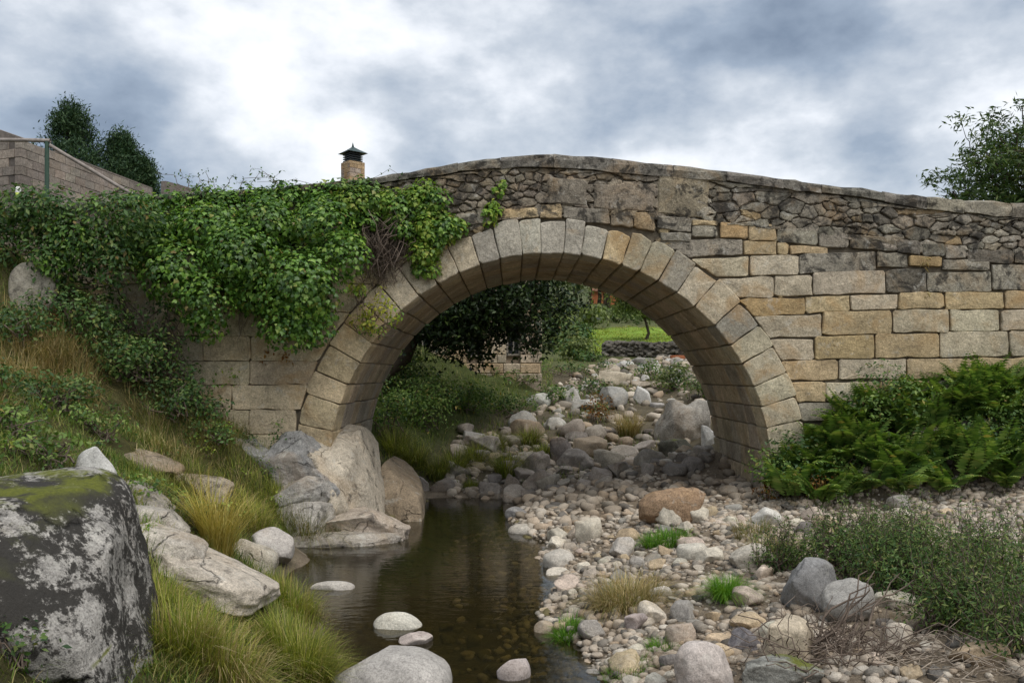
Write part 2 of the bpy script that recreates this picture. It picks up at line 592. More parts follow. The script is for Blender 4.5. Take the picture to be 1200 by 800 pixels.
def watermat():
    M = Mat('stream_water')
    pos = M.pos()
    mp = M.node('ShaderNodeMapping')
    mp.inputs['Scale'].default_value = (1.0, 2.2, 1.0)
    M.l.new(pos, mp.inputs['Vector'])
    h = M.math('ADD', M.noise(3.2, 3, .5, .2, mp.outputs[0]), M.math('MULTIPLY', M.noise(14, 3, .5, .2, mp.outputs[0]), .16))
    nrm = M.bump(h, .10, .05)
    gl = M.node('ShaderNodeBsdfGlossy')
    gl.inputs['Roughness'].default_value = .015
    gl.inputs['Color'].default_value = (.95, .97, 1, 1)
    M.l.new(nrm, gl.inputs['Normal'])
    tr = M.node('ShaderNodeBsdfTransparent')
    tr.inputs['Color'].default_value = (.42, .375, .205, 1)
    fr = M.node('ShaderNodeFresnel')
    fr.inputs['IOR'].default_value = 1.40
    M.l.new(nrm, fr.inputs['Normal'])
    x = M.node('ShaderNodeMixShader')
    M.l.new(fr.outputs[0], x.inputs[0])
    df = M.node('ShaderNodeBsdfDiffuse'); df.inputs['Color'].default_value = (.16, .14, .07, 1)
    body = M.node('ShaderNodeMixShader'); body.inputs[0].default_value = .07
    M.l.new(tr.outputs[0], body.inputs[1]); M.l.new(df.outputs[0], body.inputs[2])
    M.l.new(body.outputs[0], x.inputs[1])
    M.l.new(gl.outputs[0], x.inputs[2])
    return M.done(x)


m_water = watermat()


def groundmat():
    M = Mat('ground_cover')
    a = M.node('ShaderNodeVertexColor', layer_name='cover')
    c = M.mix(1.0, a.outputs['Color'], M.ramp(M.noise(2.2, 6, .65, .3), [(.3, .6), (.7, 1.35)]), 'MULTIPLY')
    c = M.mix(1.0, c, M.ramp(M.noise(35, 5, .7, 0), [(.3, .62), (.7, 1.35)]), 'MULTIPLY')
    h = M.math('ADD', M.noise(9, 6, .7), M.math('MULTIPLY', M.noise(60, 4, .7), .4))
    return M.done(M.principled(c, .95, M.bump(h, .9, .06), .1))


m_ground = groundmat()

# ------------------------------------------------------------------ terrain
FY, BY = 17.3, 22.2       # near and far faces of the bridge
_yc = [-50, 2, 5, 8.66, 9.45, 11.1, 13, 15.6, 17, 18.3, 21.5, 24, 27, 30, 33, 60, 2000]
_xl = [-1.0, -1.0, -1.2, -1.75, -1.95, -2.4, -3.2, -3.6, -2.9, -2.4, -2.1, -2.3, -1.5, -.2, 1.2, 2, 2]
_xr = [2.0, 1.6, 1.2, 1.0, .85, .45, .63, .7, .35, .05, .2, 4.4, 5.0, 5.5, 6, 9, 9]


def sstep(a, b, x):
    t = np.clip((x - a) / (b - a), 0, 1)
    return t * t * (3 - 2 * t)


def hground(x, y, detail=True):
    x = np.asarray(x, float); y = np.asarray(y, float)
    xl = np.interp(y, _yc, _xl) + .18 * fbm2(x * 0, y, .9, 5, 2)
    xr = np.interp(y, _yc, _xr) + .22 * fbm2(x * 0 + 9, y, .9, 6, 2)
    base = np.interp(y, [21.3, 22.8, 25, 30, 35, 40, 50, 70, 100, 150, 300, 600, 2500],
                     [0, .22, .75, 1.8, 2.7, 3.3, 4.2, 6.3, 10.2, 17, 36, 60, 90])
    dl = np.maximum(xl - x, 0)
    dr = np.maximum(x - xr, 0)
    L1 = np.interp(dl, [0, .3, .8, 2, 3.6, 5, 6, 10, 20, 60, 2000], [0, .22, .62, 1.55, 2.35, 3.1, 3.9, 5.2, 6.3, 7, 7])
    L2 = np.interp(dl, [0, 1, 3, 6, 10, 14, 60, 2000], [0, .45, 1.1, 2.0, 4.0, 6.0, 7.5, 7.5])
    wl2 = sstep(20, 24, y)
    far = sstep(35, 60, y)
    L = (L1 * (1 - wl2) + L2 * wl2) * (1 - far * .6)
    farr = sstep(34, 47, y)
    R1 = np.interp(dr, [0, .5, 3, 6, 9, 15, 30, 60, 2000], [0, .17, .5, .70, 1.1, 2.0, 3.5, 5, 5])
    R2 = np.interp(dr, [0, 2, 5, 20, 2000], [0, .7, 1.5, 3.5, 3.5])
    wr2 = sstep(19, 24, y)
    Rr = (R1 * (1 - wr2) + R2 * wr2) * (1 - farr * .9)
    bankr = sstep(15.0, 17.2, y) * sstep(4.9, 7.0, x) * (1 - wr2) * 1.35
    inside = np.minimum(x - xl, xr - x)
    depth = np.clip(inside, 0, 1.2) / 1.2
    bed = -(.55 * depth ** .8) * (1 - sstep(20.3, 22.2, y)) - .03 * (inside > 0)
    z = base + L + Rr + bankr + bed + sstep(14.0, 16.6, y) * sstep(-5.6, -8.6, x) * 1.15 * (1 - wl2)
    # the bank the viewer stands on
    near = sstep(5.6, 2.0, y)
    z = z * (1 - near) + np.maximum(z, 1.1) * near
    if detail:
        amp = .05 + .10 * np.clip(dl, 0, 1.5) + .02 * np.clip(dr, 0, 2)
        z = z + fbm2(x, y, .9, 11, 4) * amp * (1 + sstep(40, 120, y) * 5)
    return z


def ground_hit(px, py, y0=4.2, y1=160):
    Y = np.concatenate([np.arange(y0, 40, .04), np.arange(40, y1, .4)])
    X = (px - 600) / FPX * Y
    Z = CAMZ - (py - HOR) / FPX * Y
    h = hground(X, Y)
    k = np.nonzero(Z <= np.maximum(h, 0.0))[0]
    k = k[0] if len(k) else len(Y) - 1
    return float(X[k]), float(Y[k]), float(h[k])


def grow(a, b, s0, f):
    out, s, p = [], s0, a
    while p < b:
        s *= f
        p += s
        out.append(p)
    return out


_gx = list(np.arange(-12, 12.01, .14))
_gx = [-v for v in reversed(grow(12, 2400, .14, 1.16))] + _gx + grow(12, 2400, .14, 1.16)
_gy = list(np.arange(3, 40.01, .14))
_gy = [3 - v for v in reversed(grow(0, 300, .14, 1.25))] + _gy + grow(40, 3000, .14, 1.07)
GX, GY = np.meshgrid(np.array(_gx), np.array(_gy), indexing='ij')
GZ = hground(GX, GY)
nx, ny = GX.shape
ii, jj = np.meshgrid(np.arange(nx - 1), np.arange(ny - 1), indexing='ij')
gf = np.stack([ii * ny + jj, (ii + 1) * ny + jj, (ii + 1) * ny + jj + 1, ii * ny + jj + 1], -1).reshape(-1, 4)
gme = mesh('ground', np.stack([GX, GY, GZ], -1).reshape(-1, 3), gf, m_ground, True)


def cover_color(x, y, z):
    xl = np.interp(y, _yc, _xl); xr = np.interp(y, _yc, _xr)
    c = np.zeros(x.shape + (3,)) + np.array([.235, .19, .14])                    # gravel bar
    def lay(m, colr):
        m = np.clip(m, 0, 1)[..., None]
        return c * (1 - m) + np.array(colr) * m
    c = lay(sstep(-.1, .5, xl - x) * (y < 24), (.085, .08, .034))              # left bank soil and turf
    c = lay(sstep(.0, -.25, z) * (y < 24), (.13, .105, .052))                 # stream bed
    c = lay(sstep(21.5, 24, y), (.13, .11, .075))                              # boulder bed above the bridge
    c = lay(sstep(22, 25, y) * sstep(-.5, .6, xl - x), (.07, .085, .03))
    c = lay(sstep(36, 44, y), (.11, .12, .05))
    fld = sstep(2, 6, x) * sstep(49, 50.5, y) * sstep(76, 74, y)
    c = lay(fld, (.20, .30, .045))
    c = lay(sstep(76, 90, y), (.10, .115, .055))
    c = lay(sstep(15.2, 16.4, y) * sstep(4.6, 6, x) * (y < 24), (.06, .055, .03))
    return c


cc = cover_color(GX, GY, GZ).reshape(-1, 3)
ca = gme.color_attributes.new('cover', 'FLOAT_COLOR', 'POINT')
ca.data.foreach_set('color', np.concatenate([cc, np.ones((len(cc), 1))], 1).astype(np.float32).ravel())
ground = link('ground', gme)
tag(ground, 'stony river bank ground rising to grassy slopes and a far green field', kind='structure')

wv = []
wx = np.linspace(-5.5, 4.5, 41); wy = np.linspace(1.5, 23.5, 81)
WX, WY = np.meshgrid(wx, wy, indexing='ij')
wi, wj = np.meshgrid(np.arange(40), np.arange(80), indexing='ij')
wf = np.stack([wi * 81 + wj, (wi + 1) * 81 + wj, (wi + 1) * 81 + wj + 1, wi * 81 + wj + 1], -1).reshape(-1, 4)
water = link('water', mesh('water', np.stack([WX, WY, WX * 0], -1).reshape(-1, 3), wf, m_water, True))
tag(water, 'still shallow brown-green stream pool reflecting the arch', kind='structure')


# ------------------------------------------------------------------ the bridge
SPX = FPX / FY                                   # photograph pixels per metre on the near face


def bx(px): return (px - 600.0) / SPX
def bz(py): return CAMZ - (py - HOR) / SPX


ACX, ACZ, AR = bx(645), bz(556), 259 / SPX       # arch centre and radius
_top = [(-500, 268), (-200, 252), (0, 243), (100, 236), (240, 226), (330, 219), (430, 209), (500, 197), (560, 187), (600, 182), (640, 180),
        (700, 184), (760, 190), (850, 200), (960, 216), (1060, 228), (1120, 233), (1200, 238), (1400, 250), (1700, 270)]
_tx = np.array([bx(a) for a, b in _top]); _tz = np.array([bz(b) for a, b in _top])
XL, XR = bx(-330), bx(1530)


def ztop(x): return np.interp(x, _tx, _tz)


bridge = thing('stone_bridge', 'old humpbacked granite bridge with one round arch spanning the stream', 'bridge', (ACX, FY, 0))


def stone_mesh(poly, depth, proud, rng, bevel=.013, joint=.005, seg=.22, jit=.013, bulge=.014):
    """one dressed stone: polygon (x,z) on the near face, worn bevelled edges, uneven front"""
    poly = np.asarray(poly, float)
    c = poly.mean(0)
    a = 0.5 * np.sum(poly[:, 0] * np.roll(poly[:, 1], -1) - np.roll(poly[:, 0], -1) * poly[:, 1])
    if a < 0:
        poly = poly[::-1]
    pts = []
    n = len(poly)
    for i in range(n):
        p, q = poly[i], poly[(i + 1) % n]
        L = np.linalg.norm(q - p)
        k = max(1, int(round(L / seg)))
        c1, c2 = min(rng.uniform(.008, .06), L * .2), min(rng.uniform(.008, .06), L * .2)
        ts = [c1 / max(L, 1e-6)] + [j / k for j in range(1, k)] + [1 - c2 / max(L, 1e-6)]
        for t in ts:
            pts.append(p + (q - p) * t)
    pts = np.array(pts)
    d = pts - c
    ln = np.linalg.norm(d, axis=1, keepdims=True)
    pts = c + d * (1 - joint / np.maximum(ln, .03)) + rng.normal(scale=jit, size=pts.shape) * .7
    m = len(pts)
    d = pts - c
    ln = np.linalg.norm(d, axis=1, keepdims=True)
    ins = c + d * (1 - np.minimum(bevel * 1.3 / np.maximum(ln, .03), .45))
    tilt = rng.normal(scale=.01, size=2)
    V = []
    for p in pts: V.append((p[0], depth, p[1]))
    for p in pts: V.append((p[0], -proud + bevel, p[1]))
    for p in ins: V.append((p[0], -proud + (p - c) @ tilt + rng.normal() * .003, p[1]))
    V.append((c[0], -proud - bulge * rng.uniform(.2, 1.3), c[1]))
    F = []
    for i in range(m):
        j = (i + 1) % m
        F.append((i, j, m + j, m + i))
        F.append((m + i, m + j, 2 * m + j, 2 * m + i))
        F.append((2 * m + i, 2 * m + j, 3 * m))
    V = np.array(V)
    V[:, 1] += FY
    ctr = np.array([c[0], FY, c[1]])
    return V - ctr, F, ctr


def add_stone(name, poly, color, mat, rng, depth=.3, proud=.02, **kw):
    V, F, ctr = stone_mesh(poly, depth, proud, rng, **kw)
    me = mesh(name, V, F, mat)
    o = link(name, me, bridge, ctr - np.array(bridge.location))
    o.color = (*color, 1)
    return o


G_PALE = (.52, .45, .325)
G_TAN = (.51, .395, .235)
G_ORANGE = (.47, .335, .175)
G_GREY = (.33, .295, .235)
G_DARK = (.19, .17, .135)
G_PINK = (.47, .40, .31)


def vary(c, rng, k=.10):
    f = 1 + rng.uniform(-k, k)
    return tuple(float(np.clip(v * f * (1 + rng.uniform(-.018, .018)), .02, .8)) for v in c)


rng = rs(41)
# ---- ring of voussoirs: joint angles measured from the right springing anticlockwise
angs = [-6.0]
while angs[-1] < 180 - 5.5:
    a = angs[-1]
    w = 5.25 + 1.25 * abs(math.cos(R(a))) + rng.uniform(-1.1, 1.1)
    angs.append(a + w)
angs[-1] = 176.5


def rout(a):
    return AR + .63 + .09 * abs(math.cos(R(a)))


def pol(r, a):
    return (ACX + r * math.cos(R(a)), ACZ + r * math.sin(R(a)))


VD = .72      # depth of the front ring into the barrel
for k, (a0, a1) in enumerate(zip(angs[:-1], angs[1:])):
    ro = rout((a0 + a1) / 2) + (rng.uniform(-.09, .08) if 70 < a0 < 115 else rng.uniform(-.05, .03))
    g = .035
    inner = [pol(AR, a0 + g + (a1 - a0 - 2 * g) * t) for t in (0, .5, 1)]
    outer = [pol(ro + rng.uniform(-.03, .03), a1 - g), pol(ro + .012 + rng.uniform(-.02, .03), (a0 + a1) / 2), pol(ro + rng.uniform(-.03, .03), a0 + g)]
    am = (a0 + a1) / 2
    cbase = G_PALE if rng.rand() < .6 else (G_TAN if am > 120 or rng.rand() < .35 else G_GREY)
    if 75 < am < 110:
        cbase = (.44, .40, .33)
    if am > 135:
        cbase = (.53, .42, .27)
    cbase = vary(cbase, rng, .10)
    o = add_stone('voussoir', inner + outer, cbase, m_ashlar, rng, depth=VD, proud=.03 + rng.uniform(0, .015), joint=.004, jit=.009, seg=.25, bevel=.014)

# ---- barrel of the arch: courses of soffit stones running back from each voussoir
ycuts = [FY + VD, FY + 1.5, FY + 2.25, FY + 3.05, FY + 3.75, FY + 4.35, BY]
for k, (a0, a1) in enumerate(zip(angs[:-1], angs[1:])):
    sh = rng.uniform(-.22, .22)
    for q in range(len(ycuts) - 1):
        y0 = ycuts[q] + (0 if q == 0 else sh)
        y1 = ycuts[q + 1] + (sh if q < len(ycuts) - 2 else 0)
        g, gy = .12, .010
        r0 = AR + rng.uniform(-.012, .014)
        V = []
        for (r, da, dy) in ((r0 + .32, 0, 0), (r0 + .025, 0, 0), (r0, .30, .025)):
            for (a, y) in ((a0 + g + da, y0 + gy + dy), (a1 - g - da, y0 + gy + dy), (a1 - g - da, y1 - gy - dy), (a0 + g + da, y1 - gy - dy)):
                p = pol(r + rng.uniform(-.004, .004), a)
                V.append((p[0], y + rng.uniform(-.006, .006), p[1]))
        V = np.array(V)
        F = []
        for ring in (0, 4):
            for i in range(4):
                j = (i + 1) % 4
                F.append((ring + i, ring + 4 + i, ring + 4 + j, ring + j))
        F.append((8, 11, 10, 9))
        ctr = V.mean(0)
        o = link('soffit_stone', mesh('soffit_stone', V - ctr, F, m_soffit), bridge, ctr - np.array(bridge.location))
        cb = (.44, .36, .25) if rng.rand() < .7 else (.37, .32, .25)
        o.color = (*vary(cb, rng, .14), 1)


def zq(x0, y0, x1, y1, sc_, ox, oy, s0=0, s1=0):
    """a stone traced in an enlargement: left x, top y, right x, bottom y; s0/s1 = drop of top/bottom edge towards the right"""
    f = lambda x, y: (bx(ox + x / sc_), bz(oy + y / sc_))
    return [f(x0, y0), f(x1, y0 + s0), f(x1, y1 + s1), f(x0, y1)]


Z4 = (2.4, 700, 160)
ash = [
    # course A (dark to the right)
    (345, 240, 422, 283, G_ORANGE, 3, 4), (424, 246, 503, 292, G_TAN, 2, 2), (505, 254, 620, 300, G_GREY, 12, 6), (623, 266, 708, 311, G_GREY, 6, 4),
    (710, 275, 840, 316, G_DARK, 12, 8), (842, 288, 910, 326, G_DARK, 6, 6), (912, 298, 976, 336, G_DARK, 4, 4), (978, 305, 1036, 341, G_GREY, 3, 3), (1040, 314, 1170, 352, G_DARK, 6, 6),
    (1173, 318, 1290, 356, G_GREY, 6, 2),
    # course B
    (212, 290, 408, 340, G_GREY, -2, -8), (412, 294, 505, 333, G_TAN, 2, 0), (507, 297, 538, 333, G_TAN, 2, 0), (541, 305, 648, 330, G_TAN, 6, 0),
    # course C
    (282, 345, 425, 396, G_PALE, -8, -4), (428, 335, 565, 391, G_PALE, -2, -2), (567, 330, 783, 385, G_GREY, -7, -6), (785, 324, 872, 367, G_GREY, 6, 2), (875, 334, 968, 364, G_ORANGE, 3, 2), (970, 345, 1103, 377, G_GREY, 3, -1),
    # course D
    (352, 400, 495, 454, G_PALE, -6, -1), (498, 393, 603, 449, G_PALE, -4, -2), (606, 383, 808, 446, G_PINK, -6, -6), (812, 374, 925, 438, G_DARK, -3, 0), (927, 383, 1107, 437, G_GREY, -5, 0), (1110, 362, 1205, 434, G_GREY, -4, -3), (1208, 360, 1330, 432, G_GREY, 0, 0),
    # course E
    (440, 456, 583, 505, G_ORANGE, -3, -5), (586, 451, 710, 497, G_TAN, -3, -5), (713, 446, 843, 489, G_PALE, -3, -3), (846, 440, 973, 486, G_TAN, 0, -1), (977, 437, 1141, 486, G_TAN, 0, -1), (1145, 434, 1290, 483, G_TAN, 0, 0),
    # course F
    (470, 506, 630, 567, G_PALE, -7, -6), (633, 494, 828, 559, G_TAN, -6, -6), (831, 487, 990, 551, G_PALE, 0, -1), (992, 487, 1130, 549, G_PALE, -1, -3), (1135, 487, 1260, 545, G_PALE, -1, -1),
    # course G
    (482, 570, 608, 629, G_PALE, -2, -2), (611, 561, 778, 627, (.48, .36, .20), -4, -2), (782, 554, 962, 623, G_TAN, -1, -2), (964, 549, 1155, 621, G_PALE, -1, -3), (1160, 547, 1330, 618, G_PALE, 0, 0),
    # course H
    (545, 630, 675, 686, G_TAN, -2, -2), (680, 627, 868, 683, G_PALE, -1, -2), (870, 625, 1052, 681, G_TAN, -2, -3), (1055, 622, 1230, 677, G_TAN, -1, 0),
    # course I and J, low down behind the bracken
    (568, 690, 640, 745, G_TAN, -1, -1), (643, 689, 790, 744, G_PALE, -1, -1), (793, 687, 960, 742, G_TAN, -1, -1), (963, 685, 1110, 741, G_PALE, -1, 0), (1113, 683, 1260, 740, G_PALE, 0, 0),
    (575, 749, 660, 800, G_GREY, -1, -1), (663, 748, 800, 799, G_PALE, -1, -1), (803, 747, 980, 798, G_TAN, -1, -1), (983, 746, 1200, 797, G_TAN, -1, 0),
]
for (x0, y0, x1, y1, c_, s0, s1) in ash:
    dk = c_ in (G_DARK,)
    pr_ = .016
    if x0 in (212, 282, 352, 440, 470, 482, 545, 568, 575):      # runs in behind the ring
        pr_ = .012
    poly = zq(x0, y0, x1, y1, *Z4, s0, s1)
    if pr_ == .012:
        (_, zt_), (_, zb_) = poly[0], poly[3]
        exr = lambda z_: ACX + math.sqrt(max(.1, (AR + .695) ** 2 - (z_ - ACZ) ** 2)) + .005
        xm, zm = exr((zt_ + zb_) / 2), (zt_ + zb_) / 2
        poly = [(min(exr(zt_), poly[1][0] - .1), zt_), poly[1], poly[2], (exr(zb_), zb_), (xm, zm)]
    add_stone('ashlar_block', poly, vary(c_, rng, .09), m_weath if dk or (c_ is G_GREY and y0 < 400) else m_ashlar, rng, depth=.3, proud=pr_ + rng.uniform(0, .014), jit=.013)
Z5 = (4.0, 560, 180)
for (x0, y0, x1, y1, c_, s0, s1) in [
    (-110, 285, -8, 345, G_GREY, -6, -10), (-5, 272, 95, 335, G_GREY, -8, -14), (100, 262, 285, 308, G_TAN, -12, -8), (290, 242, 393, 304, G_TAN, -2, 0), (400, 247, 618, 304, G_GREY, 18, 28), (622, 268, 727, 338, G_GREY, 8, 10),
    (730, 276, 832, 355, (.36, .27, .17), 2, 8), (837, 292, 1000, 352, G_GREY, 8, 18), (1003, 309, 1125, 336, G_TAN, 6, 2), (1000, 340, 1122, 390, G_GREY, 2, 2), (855, 368, 998, 408, G_GREY, 4, 0)]:
    add_stone('ashlar_block', zq(x0, y0, x1, y1, *Z5, s0, s1), vary(c_, rng, .08), m_weath, rng, depth=.3, proud=.035 + rng.uniform(0, .012), jit=.014)
# the three broad slabs set in the parapet above the crown
for (x0, y0, x1, y1, c_, s0, s1) in [(325, 112, 512, 238, (.25, .22, .17), 10, 8), (546, 142, 826, 258, (.31, .265, .20), 0, 22), (838, 98, 1078, 286, (.30, .25, .18), 6, 14)]:
    add_stone('parapet_slab', zq(x0, y0, x1, y1, *Z5, s0, s1), vary(c_, rng, .05), m_weath, rng, depth=.22, proud=.045, jit=.02, seg=.25, bevel=.03)
# larger stones at random in the spandrel to the right of the crown rubble
# ---- left spandrel courses
rows = [300, 333, 366, 394, 423, 451, 480, 509, 537]
for r_ in range(len(rows) - 1):
    yt, yb = rows[r_], rows[r_ + 1]
    zt, zb = bz(yt), bz(yb)

    def ringx(z):
        s = min(1, max(-1, (z - ACZ) / (AR + .70)))
        return ACX - (AR + .70) * math.sqrt(max(0, 1 - s * s)) - .02
    xe_t, xe_b = ringx(zt), ringx(zb)
    if r_ >= 6:
        xe_t, xe_b = bx(347 - 3 * (r_ - 6)), bx(347)
    x1t, x1b = xe_t, xe_b
    while x1t > bx(-60):
        w = rng.uniform(.75, 1.35)
        x0 = min(x1t, x1b) - w
        mid = (x1t + x1b) / 2
        cb = (.53, .44, .30) if mid > bx(240) else (.45, .39, .28)
        add_stone('ashlar_block', [(x0, zb), (x1b, zb), (x1t, zt), (x0, zt)], vary(cb, rng, .12), m_ashlar, rng, depth=.3, proud=.015 + rng.uniform(0, .018))
        x1t = x1b = x0
# little pinning stones where the courses die into the ring
for (px, py, r_) in ((778, 268, 7), (783, 287, 5), (790, 300, 5), (772, 281, 4), (880, 252, 4), (908, 280, 4), (872, 276, 4), (834, 270, 5), (560, 268, 6), (915, 345, 4)):
    pts = [(bx(px + r_ * 1.3 * math.cos(t)), bz(py + r_ * math.sin(t))) for t in np.linspace(0, 2 * math.pi, 7)[:-1]]
    add_stone('pinning_stone', pts, vary(G_TAN, rng, .2), m_weath, rng, depth=.2, proud=.005, joint=.004)

# ---- rubble below the coping
_low = [(400, 318), (440, 306), (500, 290), (560, 262), (600, 250), (700, 252), (770, 256), (815, 264), (832, 262), (850, 261), (905, 268), (990, 276), (1040, 292), (1150, 302), (1190, 298), (1340, 305)]
_lx = np.array([bx(a) for a, b in _low]); _lz = np.array([bz(b) for a, b in _low])


def cop_h(x):
    return np.interp(x, [bx(380), bx(430), bx(560), bx(640), bx(760), bx(860), bx(1010), bx(1080), bx(1200)], [.14, .15, .2, .26, .26, .2, .16, .26, .30])


def voronoi(pts, x0, x1, z0, z1):
    cells = []
    for i, p in enumerate(pts):
        poly = [(x0, z0), (x1, z0), (x1, z1), (x0, z1)]
        d = pts - p
        order = np.argsort((d ** 2).sum(1))[1:22]
        for k in order:
            q = pts[k]
            mx, mz = (p + q) / 2
            nx_, nz_ = q - p
            out = []
            for a in range(len(poly)):
                A, B = poly[a], poly[(a + 1) % len(poly)]
                da = (A[0] - mx) * nx_ + (A[1] - mz) * nz_
                db = (B[0] - mx) * nx_ + (B[1] - mz) * nz_
                if da <= 0: out.append(A)
                if da * db < 0:
                    t = da / (da - db)
                    out.append((A[0] + (B[0] - A[0]) * t, A[1] + (B[1] - A[1]) * t))
            poly = out
            if len(poly) < 3: break
        cells.append(poly)
    return cells


rr0, rr1 = bx(405), bx(1335)
STR = 1.8                                       # the stones lie flat: squeezed sideways while packing
pts = []
gx_ = np.arange(rr0 / STR, rr1 / STR, .05)
prng = rs(7)
tries = 0
while tries < 9000:
    tries += 1
    x = prng.uniform(rr0, rr1)
    zb_, zt_ = np.interp(x, _lx, _lz) + .03, float(ztop(x)) - float(cop_h(x)) - .03
    if zt_ <= zb_ + .08: continue
    z = prng.uniform(zb_, zt_)
    rad = (.085 + .20 * prng.rand() ** 2.2)
    ok = True
    for (qx, qz, qr) in pts:
        if (x / STR - qx) ** 2 + (z - qz) ** 2 < (max(rad, qr)) ** 2 * .95:
            ok = False; break
    if ok: pts.append((x / STR, z, rad))
pp = np.array([(a, b) for a, b, _ in pts])
cells = voronoi(pp, rr0 / STR, rr1 / STR, bz(330), bz(150))
for poly, c0 in zip(cells, pp):
    q = []
    for (a, b) in poly:
        x = a * STR
        b = min(max(b, float(np.interp(x, _lx, _lz)) - .02), float(ztop(x)) - float(cop_h(x)) - .01)
        q.append((x, b))
    q = np.array(q)
    if len(q) < 3 or np.ptp(q[:, 0]) < .05 or np.ptp(q[:, 1]) < .05: continue
    ar = abs(0.5 * np.sum(q[:, 0] * np.roll(q[:, 1], -1) - np.roll(q[:, 0], -1) * q[:, 1]))
    if ar < .006: continue
    x = c0[0] * STR
    u = prng.rand()
    cb = G_GREY if u < .40 else (G_DARK if u < .68 else ((.29, .245, .185) if u < .96 else (.36, .27, .16)))
    if x < bx(800): cb = (.24, .205, .16) if u < .7 else (.32, .27, .2)
    add_stone('rubble_stone', q, vary(cb, prng, .16), m_weath, prng, depth=.22, proud=prng.uniform(-.005, .04), joint=.013, jit=.018, seg=.12, bevel=.016, bulge=.010)

# ---- coping along the parapet, with its own top and back
x = XL
while x < XR:
    w = rng.uniform(.7, 1.25)
    x1 = min(x + w, XR)
    xs = np.linspace(x + .003, x1 - .003, 4)
    V = []
    prof = [(-.07, -1.0), (-.075, -.5), (-.055, -.15), (.03, .0), (.24, .015), (.42, -.02), (.47, -.3), (.47, -1.0)]
    for xx in xs:
        zt_, ch = float(ztop(xx)), float(cop_h(xx))
        for (yy, hh) in prof:
            V.append((xx, FY + yy + rng.normal() * .012, zt_ + hh * ch + rng.normal() * .014))
    n = len(prof)
    F = []
    for a in range(3):
        for b in range(n - 1):
            F.append((a * n + b, (a + 1) * n + b, (a + 1) * n + b + 1, a * n + b + 1))
        F.append((a * n + n - 1, (a + 1) * n + n - 1, (a + 1) * n, a * n))
    F.append(tuple(range(n)))
    F.append(tuple(3 * n + i for i in reversed(range(n))))
    V = np.array(V)
    ctr = V.mean(0)
    o = link('coping_stone', mesh('coping_stone', V - ctr, F, m_weath), bridge, ctr - np.array(bridge.location))
    o.color = (*vary((.20, .185, .155) if x < bx(1075) else (.30, .27, .21), rng, .12), 1)
    x = x1

# ---- core: mortar behind the facing, carriageway and far parapet
xs = np.unique(np.concatenate([np.linspace(XL, XR, 120), ACX + (AR + .10) * np.cos(np.linspace(0, math.pi, 61))]))


def zlow(x):
    d = abs(x - ACX)
    r = AR + .10
    return ACZ + math.sqrt(r * r - d * d) if d < r - 1e-6 else -1.0


def slab(y0, y1, lowf, topf):
    V, F = [], []
    for x in xs:
        V += [(x, y0, lowf(x)), (x, y0, topf(x)), (x, y1, topf(x)), (x, y1, lowf(x))]
    for i in range(len(xs) - 1):
        a, b = i * 4, i * 4 + 4
        for k in range(4):
            k2 = (k + 1) % 4
            F.append((a + k, b + k, b + k2, a + k2))
    F.append((0, 1, 2, 3)); e_ = (len(xs) - 1) * 4; F.append((e_ + 3, e_ + 2, e_ + 1, e_))
    return V, F


m_limepoint = plain('old_lime_pointing', (.25, .215, .17), .95, .45, 6, .8, .1)
o = part('wall_core', *slab(FY + .06, BY - .05, zlow, lambda x: float(ztop(x)) - .85), m_mortar, bridge)
o = part('near_parapet', *slab(FY + .055, FY + .40, lambda x: float(ztop(x)) - .9, lambda x: float(ztop(x)) - .05), m_limepoint, bridge)
o = part('far_parapet', *slab(BY - .45, BY - .002, lambda x: float(ztop(x)) - .9, lambda x: float(ztop(x)) - .04), m_weath, bridge)
o.color = (.22, .2, .17, 1)
m_road = plain('worn_road_surface', (.16, .14, .115), .95, .3, 3, .5, .1)
part('carriageway', *slab(FY + .42, BY - .46, lambda x: float(ztop(x)) - .9, lambda x: float(ztop(x)) - .80), m_road, bridge)
# jambs below the springing on the right, standing on the gravel
for k, (z0, z1) in enumerate(((.2, .57), (.57, ACZ - .42))):
    y = FY
    while y < BY - .2:
        y1 = min(y + rng.uniform(.6, .95), BY)
        if BY - y1 < .3: y1 = BY
        x0, x1 = ACX + AR - .01, ACX + AR + .8
        V = np.array([(x0, y + .01, z0 + .008), (x1, y + .01, z0 + .008), (x1, y1 - .01, z0 + .008), (x0, y1 - .01, z0 + .008),
                      (x0, y + .01, z1 - .008), (x1, y + .01, z1 - .008), (x1, y1 - .01, z1 - .008), (x0, y1 - .01, z1 - .008)]) + rng.uniform(-.007, .007, (8, 3))
        if y == FY: V[[0, 1, 4, 5], 1] -= .03
        F = [(0, 3, 2, 1), (4, 5, 6, 7), (0, 1, 5, 4), (1, 2, 6, 5), (2, 3, 7, 6), (3, 0, 4, 7)]
        ctr = V.mean(0)
        o = link('jamb_stone', mesh('jamb_stone', V - ctr, F, m_soffit), bridge, ctr - np.array(bridge.location))
        o.color = (*vary((.33, .28, .2), rng, .12), 1)
        y = y1
